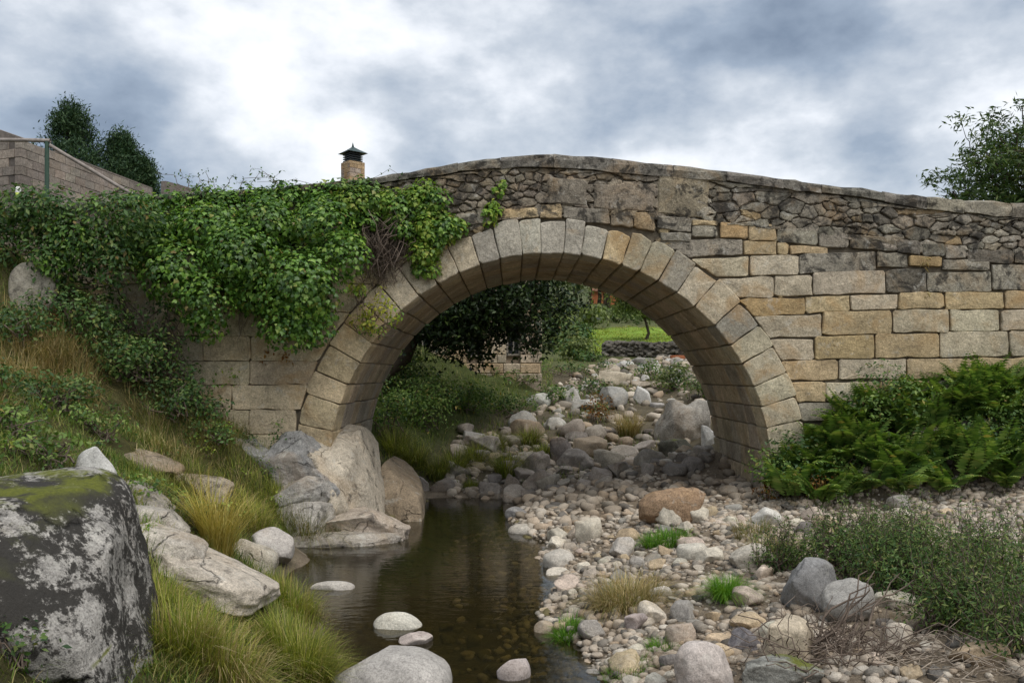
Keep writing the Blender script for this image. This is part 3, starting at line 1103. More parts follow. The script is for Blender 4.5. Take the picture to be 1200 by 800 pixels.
# the same on the left where the barrel lands on bedrock
for (z0, z1) in ((.9, ACZ + .24),):
    y = FY
    while y < BY - .2:
        y1 = min(y + rng.uniform(.6, .95), BY)
        if BY - y1 < .3: y1 = BY
        x1, x0 = ACX - AR + .01, ACX - AR - .8
        V = np.array([(x0, y + .01, z0), (x1, y + .01, z0), (x1, y1 - .01, z0), (x0, y1 - .01, z0),
                      (x0, y + .01, z1), (x1, y + .01, z1), (x1, y1 - .01, z1), (x0, y1 - .01, z1)]) + rng.uniform(-.007, .007, (8, 3))
        if y == FY: V[[0, 1, 4, 5], 1] -= .03
        F = [(0, 3, 2, 1), (4, 5, 6, 7), (0, 1, 5, 4), (1, 2, 6, 5), (2, 3, 7, 6), (3, 0, 4, 7)]
        ctr = V.mean(0)
        o = link('jamb_stone', mesh('jamb_stone', V - ctr, F, m_soffit), bridge, ctr - np.array(bridge.location))
        o.color = (*vary((.38, .32, .22), rng, .12), 1)
        y = y1


# ------------------------------------------------------------------ boulders and stones
S_PALE, S_PINK, S_GREY, S_DARK, S_TAN, S_ORANGE, S_BROWN = (.54, .49, .40), (.47, .39, .32), (.31, .29, .255), (.17, .155, .14), (.46, .36, .24), (.38, .245, .14), (.24, .19, .14)
placed = []           # (x, y, radius) of the stones set down so far
N_STONES = [0]


def boulder(name, label, px, py, w, h, color, mat, seed, cat='boulder', deep=.8, sink=.30, group=None, rz=0.0, Yfix=None, **kw):
    """a rock whose foot meets the ground at pixel row py below column px; w, h its seen width and height in photo pixels"""
    X, Y, Z = ground_hit(px, py) if Yfix is None else ((px - 600) / FPX * Yfix, Yfix, 0)
    W, H = w / FPX * Y, h / FPX * Y
    Z = max(Z, -.03) if Yfix is None else Z
    if Yfix is not None:
        Z = CAMZ - (py - HOR) / FPX * Y
    Y += W * deep * .35
    X = (px - 600) / FPX * Y
    W = w / FPX * Y
    V, F = rock(seed, **kw)
    c, s = math.cos(rz), math.sin(rz)
    V = V @ np.array([[c, s, 0], [-s, c, 0], [0, 0, 1]])
    ext = (V.max(0) - V.min(0)) / 2
    mid = (V.max(0) + V.min(0)) / 2
    full = H * (1 + sink)
    V = (V - mid) / ext * np.array([W / 2, W * deep / 2, full / 2])
    o = link(name, mesh(name, V, F, mat, True), None, (X, Y, Z + H - full / 2))
    o.color = (*color, 1)
    tag(o, label, cat, group)
    placed.append((X, Y, max(W, W * deep) / 2))
    return o


# the great lichen-blackened boulder beside the viewer
V, F = rock(101, sub=6, boxy=9, cuts=0, rough=.035, freq=2.2, oct=6)
n_ = np.array([.75, -.35, .55]); n_ /= np.linalg.norm(n_)
V = V - np.maximum(V @ n_ - 1.12, 0)[:, None] * n_ * .8
n_ = np.array([.25, -1.0, -.35]); n_ /= np.linalg.norm(n_)
V = V - np.maximum(V @ n_ - 1.02, 0)[:, None] * n_ * .8
V = V * np.array([1.45, 1.0, .95])
V[:, 0] += -.16 * V[:, 2]
V[:, 2] += .07 * V[:, 1] + (fbm(V * np.array([1.1, 1.6, .4]) + 5, 9, 4) * .07) * (V[:, 2] > 0)
o = link('lichen_boulder', mesh('lichen_boulder', V, F, m_boulder, True), None, (-4.12, 6.05, 1.20))
o.rotation_euler = (R(3), R(-4), R(10))
o.color = (.37, .35, .32, 1)
tag(o, 'huge squared boulder with black lichen patches and a mossy green top', 'boulder')
placed.append((-3.5, 5.9, 1.6))
boulder('pale_rock', 'pale white-grey angular rock behind the mossy top of the huge boulder', 112, 575, 46, 50, (.55, .54, .51), m_stone, 12, 'rock', deep=.9, sink=.9, boxy=2.6, cuts=7, rough=.07)

# bedrock under the left foot of the arch
BR = (.50, .435, .34)


def bedrock(name, label, cx, cy, cz, dims, seed, color, mat=m_bedrock, rz=0, tilt=(0, 0), cat='bedrock', **kw):
    V, F = rock(seed, **kw)
    V = V * np.array(dims)
    o = link(name, mesh(name, V, F, mat, True), None, (cx, cy, cz))
    o.rotation_euler = (tilt[0], tilt[1], rz)
    o.color = (*color, 1)
    return tag(o, label, cat)


p = P(418, 560, 17.3)
bedrock('bedrock_outcrop', 'smooth pale bedrock knob carrying the left foot of the arch', p[0] - .22, 18.1, .50, (.72, 1.7, 1.5), 201, (.54, .475, .38), m_bedrock, R(-8), (R(-6), R(-13)), sub=6, boxy=3.6, cuts=9, rough=.05, cutd=(.62, .95), freq=2.2, oct=6, soft=1.0)
p = P(465, 575, 19)
bedrock('bedrock_outcrop', 'brown leaning bedrock slab at the water under the arch barrel', p[0] - .05, 19.7, .15, (.6, 1.9, 1.25), 202, (.38, .30, .21), m_bedrock, R(4), (0, R(-20)), sub=5, boxy=3.2, cuts=9, rough=.05, cutd=(.6, .9), soft=1.0)
p = P(425, 600, 16.5)
bedrock('bedrock_ledge', 'cracked low pinkish ledge of bedrock at the pool edge below the arch foot', p[0] + .05, 16.55, .12, (.78, .55, .42), 203, (.47, .40, .33), m_bedrock, R(14), (0, R(3)), sub=6, boxy=5, cuts=9, rough=.07, cutd=(.7, 1.05), freq=2.6, oct=6, soft=1.0)
p = P(325, 560, 16.6)
bedrock('bedrock_outcrop', 'blue-grey bedrock face stained dark below the left wall of the bridge', p[0] + .05, 17.15, 1.0, (1.15, .85, .95), 204, (.29, .285, .275), m_bedrock, R(-18), (R(20), R(-8)), sub=6, boxy=3.2, cuts=14, rough=.07, cutd=(.55, .95), freq=2.4, oct=6, soft=1.0)
p = P(350, 610, 15.8)
bedrock('bedrock_ledge', 'low broken ledge of bedrock between the rushes and the blue-grey rock face', p[0] - .1, 16.2, .30, (.75, .5, .42), 205, (.40, .37, .33), m_bedrock, R(10), (R(6), 0), sub=5, boxy=3.2, cuts=6, rough=.10, cutd=(.65, .9), freq=2)
p = P(385, 622, 15.6)
bedrock('bedrock_ledge', 'flat wet shelf of bedrock meeting the pool under the cracked ledge', p[0] + .1, 15.95, -.02, (1.15, .45, .2), 206, (.38, .34, .29), m_bedrock, R(16), (0, 0), sub=5, boxy=3.2, cuts=5, rough=.1, cutd=(.7, .95), freq=2.4)

p = P(285, 560, 16.4)
bedrock('bedrock_outcrop', 'dark-stained bedrock hump left of the blue-grey rock face', p[0] - .1, 16.95, 1.15, (.85, .7, .75), 207, (.27, .265, .25), m_bedrock, R(20), (R(18), R(10)), sub=6, boxy=3.2, cuts=14, rough=.07, cutd=(.5, .95), freq=2.4, oct=6, soft=1.0)
p = P(335, 600, 16.0)
bedrock('bedrock_outcrop', 'sloping grey bedrock between the stained hump and the pool', p[0] - .2, 16.5, .55, (1.0, .6, .55), 208, (.36, .34, .31), m_bedrock, R(-10), (R(25), R(-6)), sub=6, boxy=3.2, cuts=14, rough=.07, cutd=(.5, .95), freq=2.4, oct=6, soft=1.0)
# rocks of the left bank
def bank_slab(name, label, px, py, w, h, color, seed, thick=.35, lift=.06, mat=m_bedrock, **kw):
    """a slab of rock lying in the slope of the bank"""
    X, Y, Z = ground_hit(px, py)
    e_ = .4
    nrm = np.array([-(float(hground(X + e_, Y)) - float(hground(X - e_, Y))) / (2 * e_), -(float(hground(X, Y + e_)) - float(hground(X, Y - e_))) / (2 * e_), 1.0])
    nrm = nrm * np.array([.45, .45, 1]); nrm /= np.linalg.norm(nrm)
    W = w / FPX * Y
    D = max(h / FPX * Y * 1.9, W * .5)
    V, F = rock(seed, **dict(dict(sub=5, boxy=5, cuts=9, rough=.06, cutd=(.75, 1.1), freq=2.2, oct=6, soft=1.0), **kw))
    V = V / np.abs(V).max(0) * np.array([W / 2, D / 2, thick])
    t_ = np.array([0, 1.0, 0])
    Rm = rot_frames(nrm[None], t_[None])[0]
    V = V @ Rm.T
    o = link(name, mesh(name, V, F, mat, True), None, (X, Y, Z - thick + lift + .1))
    o.color = (*color, 1)
    placed.append((X, Y, W / 2))
    return tag(o, label, 'rock')


bank_slab('rock_slab', 'long flat cream rock slab sloping to the pool beside the golden grass', 228, 662, 200, 78, (.58, .51, .42), 31, .17, .03)
bank_slab('rock_slab', 'pale flat ledge of rock between the huge boulder and the cream slab', 185, 640, 110, 40, (.52, .47, .40), 38, .2, .05)
bank_slab('rock_slab', 'mossy grey ledge of rock under the weeds beside the pale angular rock', 160, 585, 90, 34, (.40, .36, .31), 39, .25, .08)
bank_slab('rock_slab', 'small grey slab of rock in the turf above the cream slab', 182, 612, 90, 40, (.47, .43, .37), 32, .22, .08)
bank_slab('rock_slab', 'low slab with dark cracks between the cream slab and the grey boulder', 290, 655, 66, 22, (.47, .42, .34), 33, .3, .10)
boulder('granite_boulder', 'rounded grey-pink boulder at the pool edge below the golden grass', 318, 658, 52, 37, (.42, .385, .35), m_stone, 34, deep=.9, sub=5, boxy=2.5, cuts=4, rough=.04)
boulder('bank_rock', 'mossy grey boulder half buried high in the bramble slope', 42, 345, 54, 40, (.33, .30, .24), m_mossy, 35, 'rock', deep=.9, sub=5, sink=.8, Yfix=16.0, boxy=2.5, cuts=4, rough=.06)
bank_slab('bank_rock', 'brown earth-stained rock on the slope under the bridge wall', 165, 536, 100, 30, (.31, .25, .18), 36, .22, -.02)
bank_slab('bank_rock', 'brown flat rock showing through grass beside the earth-stained rock', 230, 560, 80, 28, (.33, .285, .22), 37, .22, -.02)
# in the pool
boulder('pool_boulder', 'large speckled grey boulder rising from the pool beside the lush grass', 460, 828, 140, 58, (.40, .375, .345), m_stone, 41, deep=.85, sink=.5, sub=6, boxy=2.3, cuts=3, rough=.04, cutd=(.75, .95))
boulder('pool_stone', 'flat cream stone in the pool beside a smaller pinkish one', 466, 737, 58, 17, (.56, .53, .45), m_stone, 42, 'stone', deep=.8, sink=.6, boxy=2.3, cuts=4, rough=.05)
boulder('pool_stone', 'small pinkish pointed stone in the pool touching the flat cream one', 487, 755, 40, 13, (.47, .40, .36), m_stone, 43, 'stone', deep=.8, sink=.6, boxy=2.2, cuts=6, rough=.05)
boulder('pool_stone', 'pointed pinkish grey stone standing alone in the near pool', 602, 797, 40, 26, (.42, .37, .35), m_stone, 44, 'stone', deep=.9, sink=.4, boxy=2, cuts=8, rough=.04, cutd=(.45, .7))
boulder('pool_stone', 'thin pale slab lying just above the water by the lush grass', 390, 691, 52, 10, (.50, .46, .41), m_stone, 45, 'stone', deep=.5, sink=1.0, boxy=2.6, cuts=4, rough=.05)
boulder('pool_stone', 'rounded pale stone at the water on the gravel side of the pool', 655, 665, 38, 20, (.52, .48, .42), m_stone, 46, 'stone', deep=.8, sink=.5, boxy=2.3, cuts=3, rough=.04)
boulder('pool_stone', 'low pale stone at the far water edge near the gravel', 613, 625, 36, 11, (.48, .44, .38), m_stone, 47, 'stone', deep=.8, sink=.6, boxy=2.3, cuts=4, rough=.05)
boulder('pool_stone', 'low grey stone at the head of the pool', 605, 606, 27, 11, (.30, .29, .28), m_stone, 48, 'stone', deep=.8, sink=.6, boxy=2.3, cuts=4, rough=.05)
boulder('pool_stone', 'tan rounded stone beside the bright green herbs at the water', 638, 742, 25, 15, (.42, .34, .25), m_stone, 49, 'stone', deep=.8, sink=.5, boxy=2.3, cuts=3, rough=.05)

# the named stones of the gravel bar
bar = [
    ('orange-brown boulder with a pale worn top on the gravel bar', 787, 613, 78, 42, (.36, .245, .155), m_worn, 51, dict(boxy=3.2, cuts=4, rough=.04, deep=.6)),
    ('pale round stone leaning on the front of the orange-brown boulder', 785, 616, 36, 24, S_PALE, m_stone, 52, dict(boxy=2.3)),
    ('pale stone at the right end of the orange-brown boulder', 818, 612, 28, 18, S_PALE, m_stone, 53, dict(boxy=2.3)),
    ('white angular stone on the gravel before the bracken', 896, 618, 38, 22, (.60, .58, .53), m_stone, 54, dict(boxy=2.3, cuts=8)),
    ('smooth cream oval stone lying on the bar behind the bright grass clump', 811, 658, 37, 21, (.58, .54, .46), m_stone, 55, dict(boxy=2.2, cuts=1, rough=.02)),
    ('broad cream rock on the bar beside the grey-green shrub', 880, 667, 54, 27, (.54, .49, .41), m_stone, 56, dict(boxy=2.6, cuts=6)),
    ('large dark grey boulder at the edge of the grey-green shrub', 951, 716, 66, 58, (.24, .235, .23), m_stone, 57, dict(boxy=2.6, cuts=5, rough=.05)),
    ('grey rounded boulder tucked under the shrub next to the dark one', 992, 729, 58, 47, (.33, .315, .29), m_stone, 58, dict(boxy=2.4, cuts=4, rough=.04)),
    ('tan and white angular boulder beside the dead twigs', 921, 780, 70, 53, (.52, .44, .33), m_stone, 59, dict(boxy=2.8, cuts=7, rough=.04)),
    ('tan stone above the purple-grey stone on the bar', 876, 741, 42, 20, (.46, .36, .24), m_stone, 60, dict(boxy=2.5, cuts=5)),
    ('smooth purple-grey stone between tan stones', 873, 764, 40, 24, (.20, .185, .19), m_stone, 61, dict(boxy=2.3, cuts=3)),
    ('big pale pinkish boulder at the bottom of the gravel bar', 824, 812, 70, 56, (.52, .46, .42), m_stone, 62, dict(boxy=2.5, cuts=6, rough=.04)),
    ('flat grey slab with lichen spots at the bottom of the bar', 916, 812, 102, 34, (.34, .335, .30), m_mossy, 63, dict(boxy=2.5, cuts=4, rough=.04, deep=.6)),
    ('pale cream boulder under the dead twigs by the shrub', 1054, 760, 36, 27, (.50, .44, .36), m_stone, 64, dict(boxy=2.5)),
    ('brown flat rock along the foot of the shrub', 1147, 782, 70, 26, (.40, .31, .21), m_stone, 65, dict(boxy=3, cuts=5, rough=.05, deep=.5)),
    ('mid-grey block of stone alone on the pale shingle before the bracken', 1053, 600, 28, 19, S_GREY, m_stone, 66, dict(boxy=2.8, cuts=5)),
    ('pale rounded stone touching the mid-grey block on the shingle', 1056, 610, 26, 13, S_PALE, m_stone, 67, dict(boxy=2.3)),
    ('pinkish stone behind the dry straw tangle on the bar', 797, 757, 36, 25, S_PINK, m_stone, 68, dict(boxy=2.4, cuts=5)),
    ('pinkish grey stone beside the vivid green grass clump', 876, 712, 38, 22, S_PINK, m_stone, 69, dict(boxy=2.4, cuts=4)),
    ('pale stone with flat top near the pool below the vivid herbs', 729, 653, 30, 22, (.48, .44, .39), m_stone, 70, dict(boxy=2.4, cuts=6)),
    ('round cream boulder on the bar opposite the arch foot', 689, 634, 33, 26, S_PALE, m_stone, 71, dict(boxy=2.4, cuts=4)),
    ('triangular pale stone at the water beside the round cream boulder', 654, 634, 27, 15, S_PALE, m_stone, 72, dict(boxy=2.0, cuts=8)),
    ('pale egg-shaped stone among small cobbles by the straw tangle', 774, 702, 26, 15, (.56, .52, .46), m_stone, 73, dict(boxy=2.2, cuts=1, rough=.02)),
    ('mauve-pink rounded cobble in the middle of the bar', 745, 739, 28, 19, (.40, .34, .32), m_stone, 74, dict(boxy=2.3)),
]
for (lab, px, py, w, h, c_, mt, sd, kw) in bar:
    kw = dict(dict(cuts=4, rough=.045, deep=.8), **kw)
    kw['cuts'] += 4; kw['rough'] = kw['rough'] * 1.7 + .01; kw.update(cutd=(.55, .92), freq=1.8, oct=6)
    boulder('river_boulder', lab, px, py, w, h, c_, mt, sd, 'boulder' if w > 45 else 'stone', sub=5 if w > 50 else 4, **kw)

# boulders seen through the arch
arch_b = [
    ('big grey boulder against the right barrel of the arch', 800, 530, 66, 62, (.38, .355, .315), m_worn, 81, 26.0),
    ('dark mossy boulder in front of the big grey one inside the arch', 797, 548, 50, 33, (.12, .115, .09), m_mossy, 82, 24.0),
    ('tall dark leaning stone in the stream bed inside the arch', 659, 548, 30, 36, (.2, .175, .16), m_stone, 83, 24.3),
    ('dark broad boulder next to the tall leaning stone', 674, 552, 46, 26, (.26, .235, .21), m_stone, 84, 23.9),
    ('rounded brownish boulder topped by a sedge tuft', 629, 552, 33, 24, (.32, .28, .24), m_stone, 85, 23.7),
    ('long brown-grey boulder at the head of the pool', 627, 584, 40, 34, (.34, .29, .24), m_stone, 86, 22.2),
    ('upright brown stone beside the long boulder at the pool head', 599, 580, 22, 25, (.26, .22, .18), m_stone, 87, 22.3),
    ('low brown stone at the very head of the pool', 574, 584, 30, 19, (.25, .22, .19), m_stone, 88, 22.0),
    ('wide flat brown stone beside the left rock slab at the pool head', 522, 579, 36, 18, (.25, .22, .19), m_stone, 89, 22.3),
    ('grey stone against the leaning bedrock slab', 493, 578, 24, 20, (.3, .28, .26), m_stone, 90, 22.4),
    ('pale upright boulder on the green slope beyond the arch', 670, 476, 24, 23, (.45, .43, .39), m_stone, 91, 31.0),
    ('white block of rock on the boulder slope beyond the arch', 752, 472, 24, 20, (.60, .59, .56), m_stone, 92, 31.5),
    ('pale broad boulder in the bushes beyond the arch', 614, 505, 38, 22, (.42, .40, .36), m_stone, 93, 27.8),
    ('flat pale boulder beside the broad one beyond the arch', 650, 505, 36, 16, (.42, .40, .36), m_stone, 94, 28.0),
    ('white rock wedged between the big grey boulder and the barrel', 831, 522, 20, 24, (.60, .59, .56), m_stone, 95, 25.0),
    ('pale rounded boulder among sedge tufts beyond the arch', 556, 518, 30, 13, (.45, .43, .40), m_stone, 96, 26.5),
    ('pink upright slab at the end of the dry stone wall', 784, 441, 14, 17, (.45, .33, .27), m_stone, 97, 42.0),
]
for (lab, px, py, w, h, c_, mt, sd, Yf) in arch_b:
    X = (px - 600) / FPX * Yf
    boulder('stream_boulder', lab, px, py, w, h, c_, mt, sd, 'boulder', Yfix=Yf, deep=.8, sink=.7, sub=5, boxy=2.6, cuts=9, rough=.10, cutd=(.5, .88), freq=1.7, oct=6)

# ---- the other stones: eight shapes, copied
protos = []
for k in range(9):
    V, F = rock(300 + k, sub=4 if k < 5 else 3, boxy=[2.2, 2.5, 2.3, 3.0, 2.1, 2.4, 2.6, 2.2, 2.8][k], cuts=[5, 10, 8, 12, 4, 9, 13, 6, 10][k], rough=.075, cutd=(.5, .9), freq=1.9, oct=6, soft=1.0)
    V /= np.abs(V).max(0)
    protos.append(mesh('river_stone', V, F, m_stone, True))

MARKS = []            # (x, y, phrase) of stones one can name
for _o in list(col.objects):
    if _o.name.startswith(('river_boulder', 'stream_boulder', 'pool_', 'bedrock')):
        MARKS.append((_o.location.x, _o.location.y, _o['label']))


def near_mark(x, y):
    best = min(MARKS, key=lambda q: (q[0] - x) ** 2 + (q[1] - y) ** 2)
    w = best[2].split()
    cutw = next((i for i, v in enumerate(w) if i > 1 and v in ('on', 'at', 'in', 'beside', 'lying', 'with', 'leaning', 'against', 'next', 'between', 'behind', 'above', 'under', 'tucked', 'along', 'alone', 'touching', 'standing', 'rising', 'just', 'of', 'opposite', 'among', 'topped', 'wedged', 'carrying', 'stained', 'meeting', 'to')), 5)
    return ' '.join(w[:min(cutw, 5)]), w[-1] + ' ' + w[-2], math.hypot(best[0] - x, best[1] - y)


CLS = {
    'bar': [('pale rounded cobble lying loose on the gravel bar', S_PALE, .32), ('pinkish cobble lying loose on the gravel bar', S_PINK, .26), ('grey cobble lying loose on the gravel bar', S_GREY, .17), ('tan cobble lying loose on the gravel bar', S_TAN, .18), ('dark slate-grey cobble lying loose on the gravel bar', S_DARK, .07)],
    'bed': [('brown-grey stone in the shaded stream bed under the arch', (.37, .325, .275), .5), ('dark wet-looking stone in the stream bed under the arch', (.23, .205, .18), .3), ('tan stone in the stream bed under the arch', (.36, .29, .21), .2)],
    'far': [('pale grey stone on the boulder slope beyond the arch', (.46, .445, .41), .5), ('grey stone on the boulder slope beyond the arch', (.33, .32, .29), .3), ('tan stone on the boulder slope beyond the arch', (.42, .36, .28), .2)],
}


def try_put(x, y, r, k=.86):
    for (qx, qy, qr) in placed:
        if (x - qx) ** 2 + (y - qy) ** 2 < ((r + qr) * k) ** 2:
            return False
    return True


srng = rs(77)


def loose_stone(x, y, r, zone):
    u, acc = srng.rand(), 0
    for lab, c_, pr in CLS[zone]:
        acc += pr
        if u <= acc: break
    o = link('river_stone', protos[srng.randint(len(protos))], None)
    sx, sy, sz = r * srng.uniform(.85, 1.15), r * srng.uniform(.7, 1.05), r * srng.uniform(.5, .8)
    o.scale = (sx, sy, sz)
    o.rotation_euler = (srng.uniform(-.25, .25), srng.uniform(-.25, .25), srng.uniform(0, 6.28))
    o.location = (x, y, float(hground(x, y)) + sz * srng.uniform(.25, .6))
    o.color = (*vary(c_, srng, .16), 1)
    ph, _, dd = near_mark(x, y)
    big = 'large ' if r > (.3 if zone != 'bar' else .14) else ('small ' if r < (.2 if zone != 'bar' else .09) else '')
    words = lab.split()
    kk = next(i for i, v in enumerate(words) if v in ('cobble', 'stone'))
    if dd < (1.6 if zone != 'bar' else 1.0):
        lab = big + ' '.join(words[:kk + 1]) + ' beside the ' + ph + {'bar': ' of the gravel bar', 'bed': ' under the arch', 'far': ' beyond the arch'}[zone]
    else:
        lab = big + lab
    tag(o, lab, 'stone', {'bar': 'loose stones of the gravel bar', 'bed': 'stones in the stream bed under the arch', 'far': 'stones on the slope beyond the arch'}[zone])
    placed.append((x, y, r))
    N_STONES[0] += 1


def infr(x, y, m=.59):
    return abs(x) / y < m


def fill(zone, n, rr, sampler, cap=4000, k=.86):
    got = t = 0
    while got < n and t < cap:
        t += 1
        x, y = sampler()
        if not infr(x, y): continue
        r = rr[0] + (rr[1] - rr[0]) * srng.rand() ** 2.2
        if try_put(x, y, r, k):
            loose_stone(x, y, r, zone)
            got += 1


def s_bar():
    y = srng.uniform(6.8, 16.2)
    xr = np.interp(y, _yc, _xr)
    return xr - .15 + abs(srng.normal()) * 2.6, y


def s_bed():
    y = srng.uniform(20.6, 27.5)
    return srng.uniform(-1.8 if y > 22.5 else -.5, 5.0), y


def s_far():
    y = srng.uniform(27, 44)
    xa = np.interp(y, [27, 31, 36, 44], [-.6, .8, 3.0, 5.2])
    return srng.uniform(xa, 8.5 + (y - 27) * .1), y


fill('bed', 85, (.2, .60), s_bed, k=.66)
fill('far', 85, (.15, .62), s_far, k=.78)
fill('bar', 125, (.085, .25), s_bar)

# ---- everything smaller is gravel
GV, GF = rock(400, sub=2, boxy=2.4, cuts=4, rough=.1, oct=2)
GVS = [rock(410 + k, sub=2, boxy=2.3 + .3 * k, cuts=5 + k, rough=.14, cutd=(.45, .85), oct=3) for k in range(4)]
GV1, GF1 = rock(401, sub=1, boxy=2.2, cuts=2, rough=.08, oct=2)


_px = np.arange(-3, 13, .15); _py = np.arange(5, 28, .15)
_pg = fbm2(*np.meshgrid(_px, _py, indexing='ij'), .8, 88, 4)


def _patch(x, y):
    return _pg[min(len(_px) - 1, max(0, int((x + 3) / .15))), min(len(_py) - 1, max(0, int((y - 5) / .15)))]


def gravel(name, label, n, sampler, size, seed, patchy=False, mat=None):
    r_ = rs(seed)
    pts = []
    while len(pts) < n:
        x, y = sampler(r_)
        if infr(x, y, .62) and (not patchy or r_.rand() < .25 or _patch(x, y) > r_.uniform(-.35, .35)): pts.append((x, y))
    pts = np.array(pts)
    z = hground(pts[:, 0], pts[:, 1])
    s = size[0] + (size[1] - size[0]) * r_.rand(n) ** 2.0
    sc3 = np.stack([s * r_.uniform(.8, 1.3, n), s * r_.uniform(.7, 1.1, n), s * r_.uniform(.45, .8, n)], 1)
    rot = rot_frames(np.array([0, 0, 1.0]) + r_.normal(scale=.25, size=(n, 3)), r_.normal(size=(n, 3)))
    pos = np.stack([pts[:, 0], pts[:, 1], z + s * .22], 1)
    if n > 5000:
        V, F = stamp(GV1 * 1.12, GF1, pos, rot, sc3)
    else:
        V, F, off = [], [], 0
        for q in range(4):
            v_, f_ = stamp(*GVS[q], pos[q::4], rot[q::4], sc3[q::4])
            V.append(v_); F.append(f_ + off); off += len(v_)
        V, F = np.concatenate(V), np.concatenate(F)
    o = link(name, mesh(name, V, F, mat or m_pebble, True))
    return tag(o, label, 'gravel', kind='stuff')


def g_bar(r_):
    y = 6.6 + 10.4 * r_.rand() ** 1.25
    xr = np.interp(y, _yc, _xr)
    return xr - .35 + abs(r_.normal()) * 3.2, y


def g_edge(r_):
    y = r_.uniform(6.6, 20)
    xr = np.interp(y, _yc, _xr)
    return xr + r_.normal() * .5, y


def g_bed(r_):
    y = r_.uniform(16.5, 27)
    return r_.uniform(-1.6 if y > 21.5 else .1, 5.2), y


def g_pool(r_):
    y = r_.uniform(6.5, 21.5)
    return r_.uniform(np.interp(y, _yc, _xl), np.interp(y, _yc, _xr)), y


gravel('gravel', 'loose mixed pebbles covering the gravel bar beside the pool', 9000, g_bar, (.012, .075), 1, True)
def g_shing(r_):
    return r_.uniform(3.2, 10.5), r_.uniform(12.2, 16.6)


gravel('gravel', 'pale shingle between the bracken bank and the foreground shrub', 6500, g_shing, (.016, .08), 6, True)
gravel('gravel', 'pebbles along the right edge of the pool', 1800, g_edge, (.02, .09), 2)
gravel('gravel', 'pebbles and small stones on the stream bed under the arch', 1600, g_bed, (.03, .18), 3)
gravel('gravel', 'drowned brown stones on the floor of the pool', 380, g_pool, (.03, .15), 4, False, m_algae)


def g_far(r_):
    y = r_.uniform(27, 46)
    return r_.uniform(-.6 + (y - 27) * .3, 9), y


gravel('gravel', 'small pale stones scattered on the slope beyond the arch', 900, g_far, (.05, .28), 5)


# ------------------------------------------------------------------ plants
def lumps_px(rng, spots, Y, out=(0, 0)):
    """spots: (px, py, radius px, bulge m) on a plane at depth Y -> centres, radii"""
    C_, R_ = [], []
    for (px, py, r, b) in spots:
        y = Y - b
        C_.append(P(px, py, y))
        rr = r / FPX * y
        R_.append((rr, rr * .75, rr * .85))
    return C_, R_


def in_poly(poly, n, rng):
    poly = np.array(poly, float)
    lo, hi = poly.min(0), poly.max(0)
    out = []
    while len(out) < n:
        p = rng.uniform(lo, hi)
        c = False
        j = len(poly) - 1
        for i in range(len(poly)):
            if (poly[i, 1] > p[1]) != (poly[j, 1] > p[1]) and p[0] < (poly[j, 0] - poly[i, 0]) * (p[1] - poly[i, 1]) / (poly[j, 1] - poly[i, 1]) + poly[i, 0]:
                c = not c
            j = i
        if c: out.append(p)
    return out


def hanging(name, label, cat, poly, n_l, rpx, Y, bulge, mats, leaf, size, n_each, seed, extra=(), up=.5, stems=40, inner=.3, stem_mat=None, jit=.6, droop=.8):
    """a climbing plant hung over the wall: leaves on lumps, stems behind"""
    rng = rs(seed)
    spots = [(p[0], p[1], rng.uniform(*rpx), rng.uniform(*bulge)) for p in in_poly(poly, n_l, rng)] + list(extra)
    C_, R_ = lumps_px(rng, spots, Y)
    base = P(np.mean([q[0] for q in poly]), max(q[1] for q in poly), Y)
    t = thing(name, label, cat, base)
    k = len(mats)
    pick = rng.choice(k, len(C_), p=[m[1] for m in mats])
    for i, (mt, _, nm) in enumerate(mats):
        cs = [c for c, q in zip(C_, pick) if q == i]; rr = [c for c, q in zip(R_, pick) if q == i]
        if not cs: continue
        V, F = leaf_shell(rng, cs, rr, n_each, size, leaf, up, droop, inner, (0, -1, .25), jit)
        part(nm, V, F, mt, t)
    tb = Tubes()
    for _ in range(stems):
        a = C_[rng.randint(len(C_))] + np.array([0, .25, 0])
        b = C_[rng.randint(len(C_))] + np.array([0, .2, -.2])
        if np.linalg.norm(a - b) > 2.2: b = a + (b - a) / np.linalg.norm(b - a) * 2.0
        tb.add(wander(rng, a, b, 7, .25, .12), np.linspace(.014, .006, 7), 4)
    part('stem', *tb.get(), stem_mat or m_twig, t)
    return t


ivy_poly = [(130, 250), (200, 247), (290, 239), (360, 231), (415, 228), (445, 232), (430, 262), (418, 300), (402, 340), (388, 375), (345, 388), (300, 352), (255, 362), (215, 335), (160, 308), (135, 285)]
hanging('ivy', 'dense dark green ivy hanging in lumps over the left wall and parapet', 'ivy', ivy_poly, 80, (11, 26), FY, (.02, .25),
        [(m_ivy, .94, 'leaves'), (m_ivy_y, .06, 'young_leaves')], LEAF_IVY, .085, 400, 501,
        extra=[(205, 318, 44, .75), (240, 350, 40, .85), (285, 300, 46, .8), (350, 335, 52, .9), (340, 378, 40, .75), (310, 262, 34, .55), (380, 265, 36, .6), (250, 268, 36, .55), (165, 285, 40, .6), (365, 385, 28, .7), (242, 380, 26, .7), (400, 300, 34, .7), (300, 345, 30, .6)] + [(150 + 13 * k, 236 - 19 * k * 13 / 280 + (k * 37 % 7) - 2, 9 + (k * 29 % 6), .02 + .02 * (k % 5)) for k in range(22)])
ivy2_poly = [(435, 238), (490, 222), (515, 226), (512, 238), (540, 258), (540, 272), (512, 290), (508, 318), (492, 322), (485, 285), (462, 262), (440, 250)]
hanging('ivy', 'lighter green ivy spray climbing from the left shoulder onto the arch ring', 'ivy', ivy2_poly, 55, (9, 19), FY, (.04, .22),
        [(m_ivy, .45, 'leaves'), (m_ivy_y, .55, 'young_leaves')], LEAF_IVY, .085, 420, 502, stems=26)
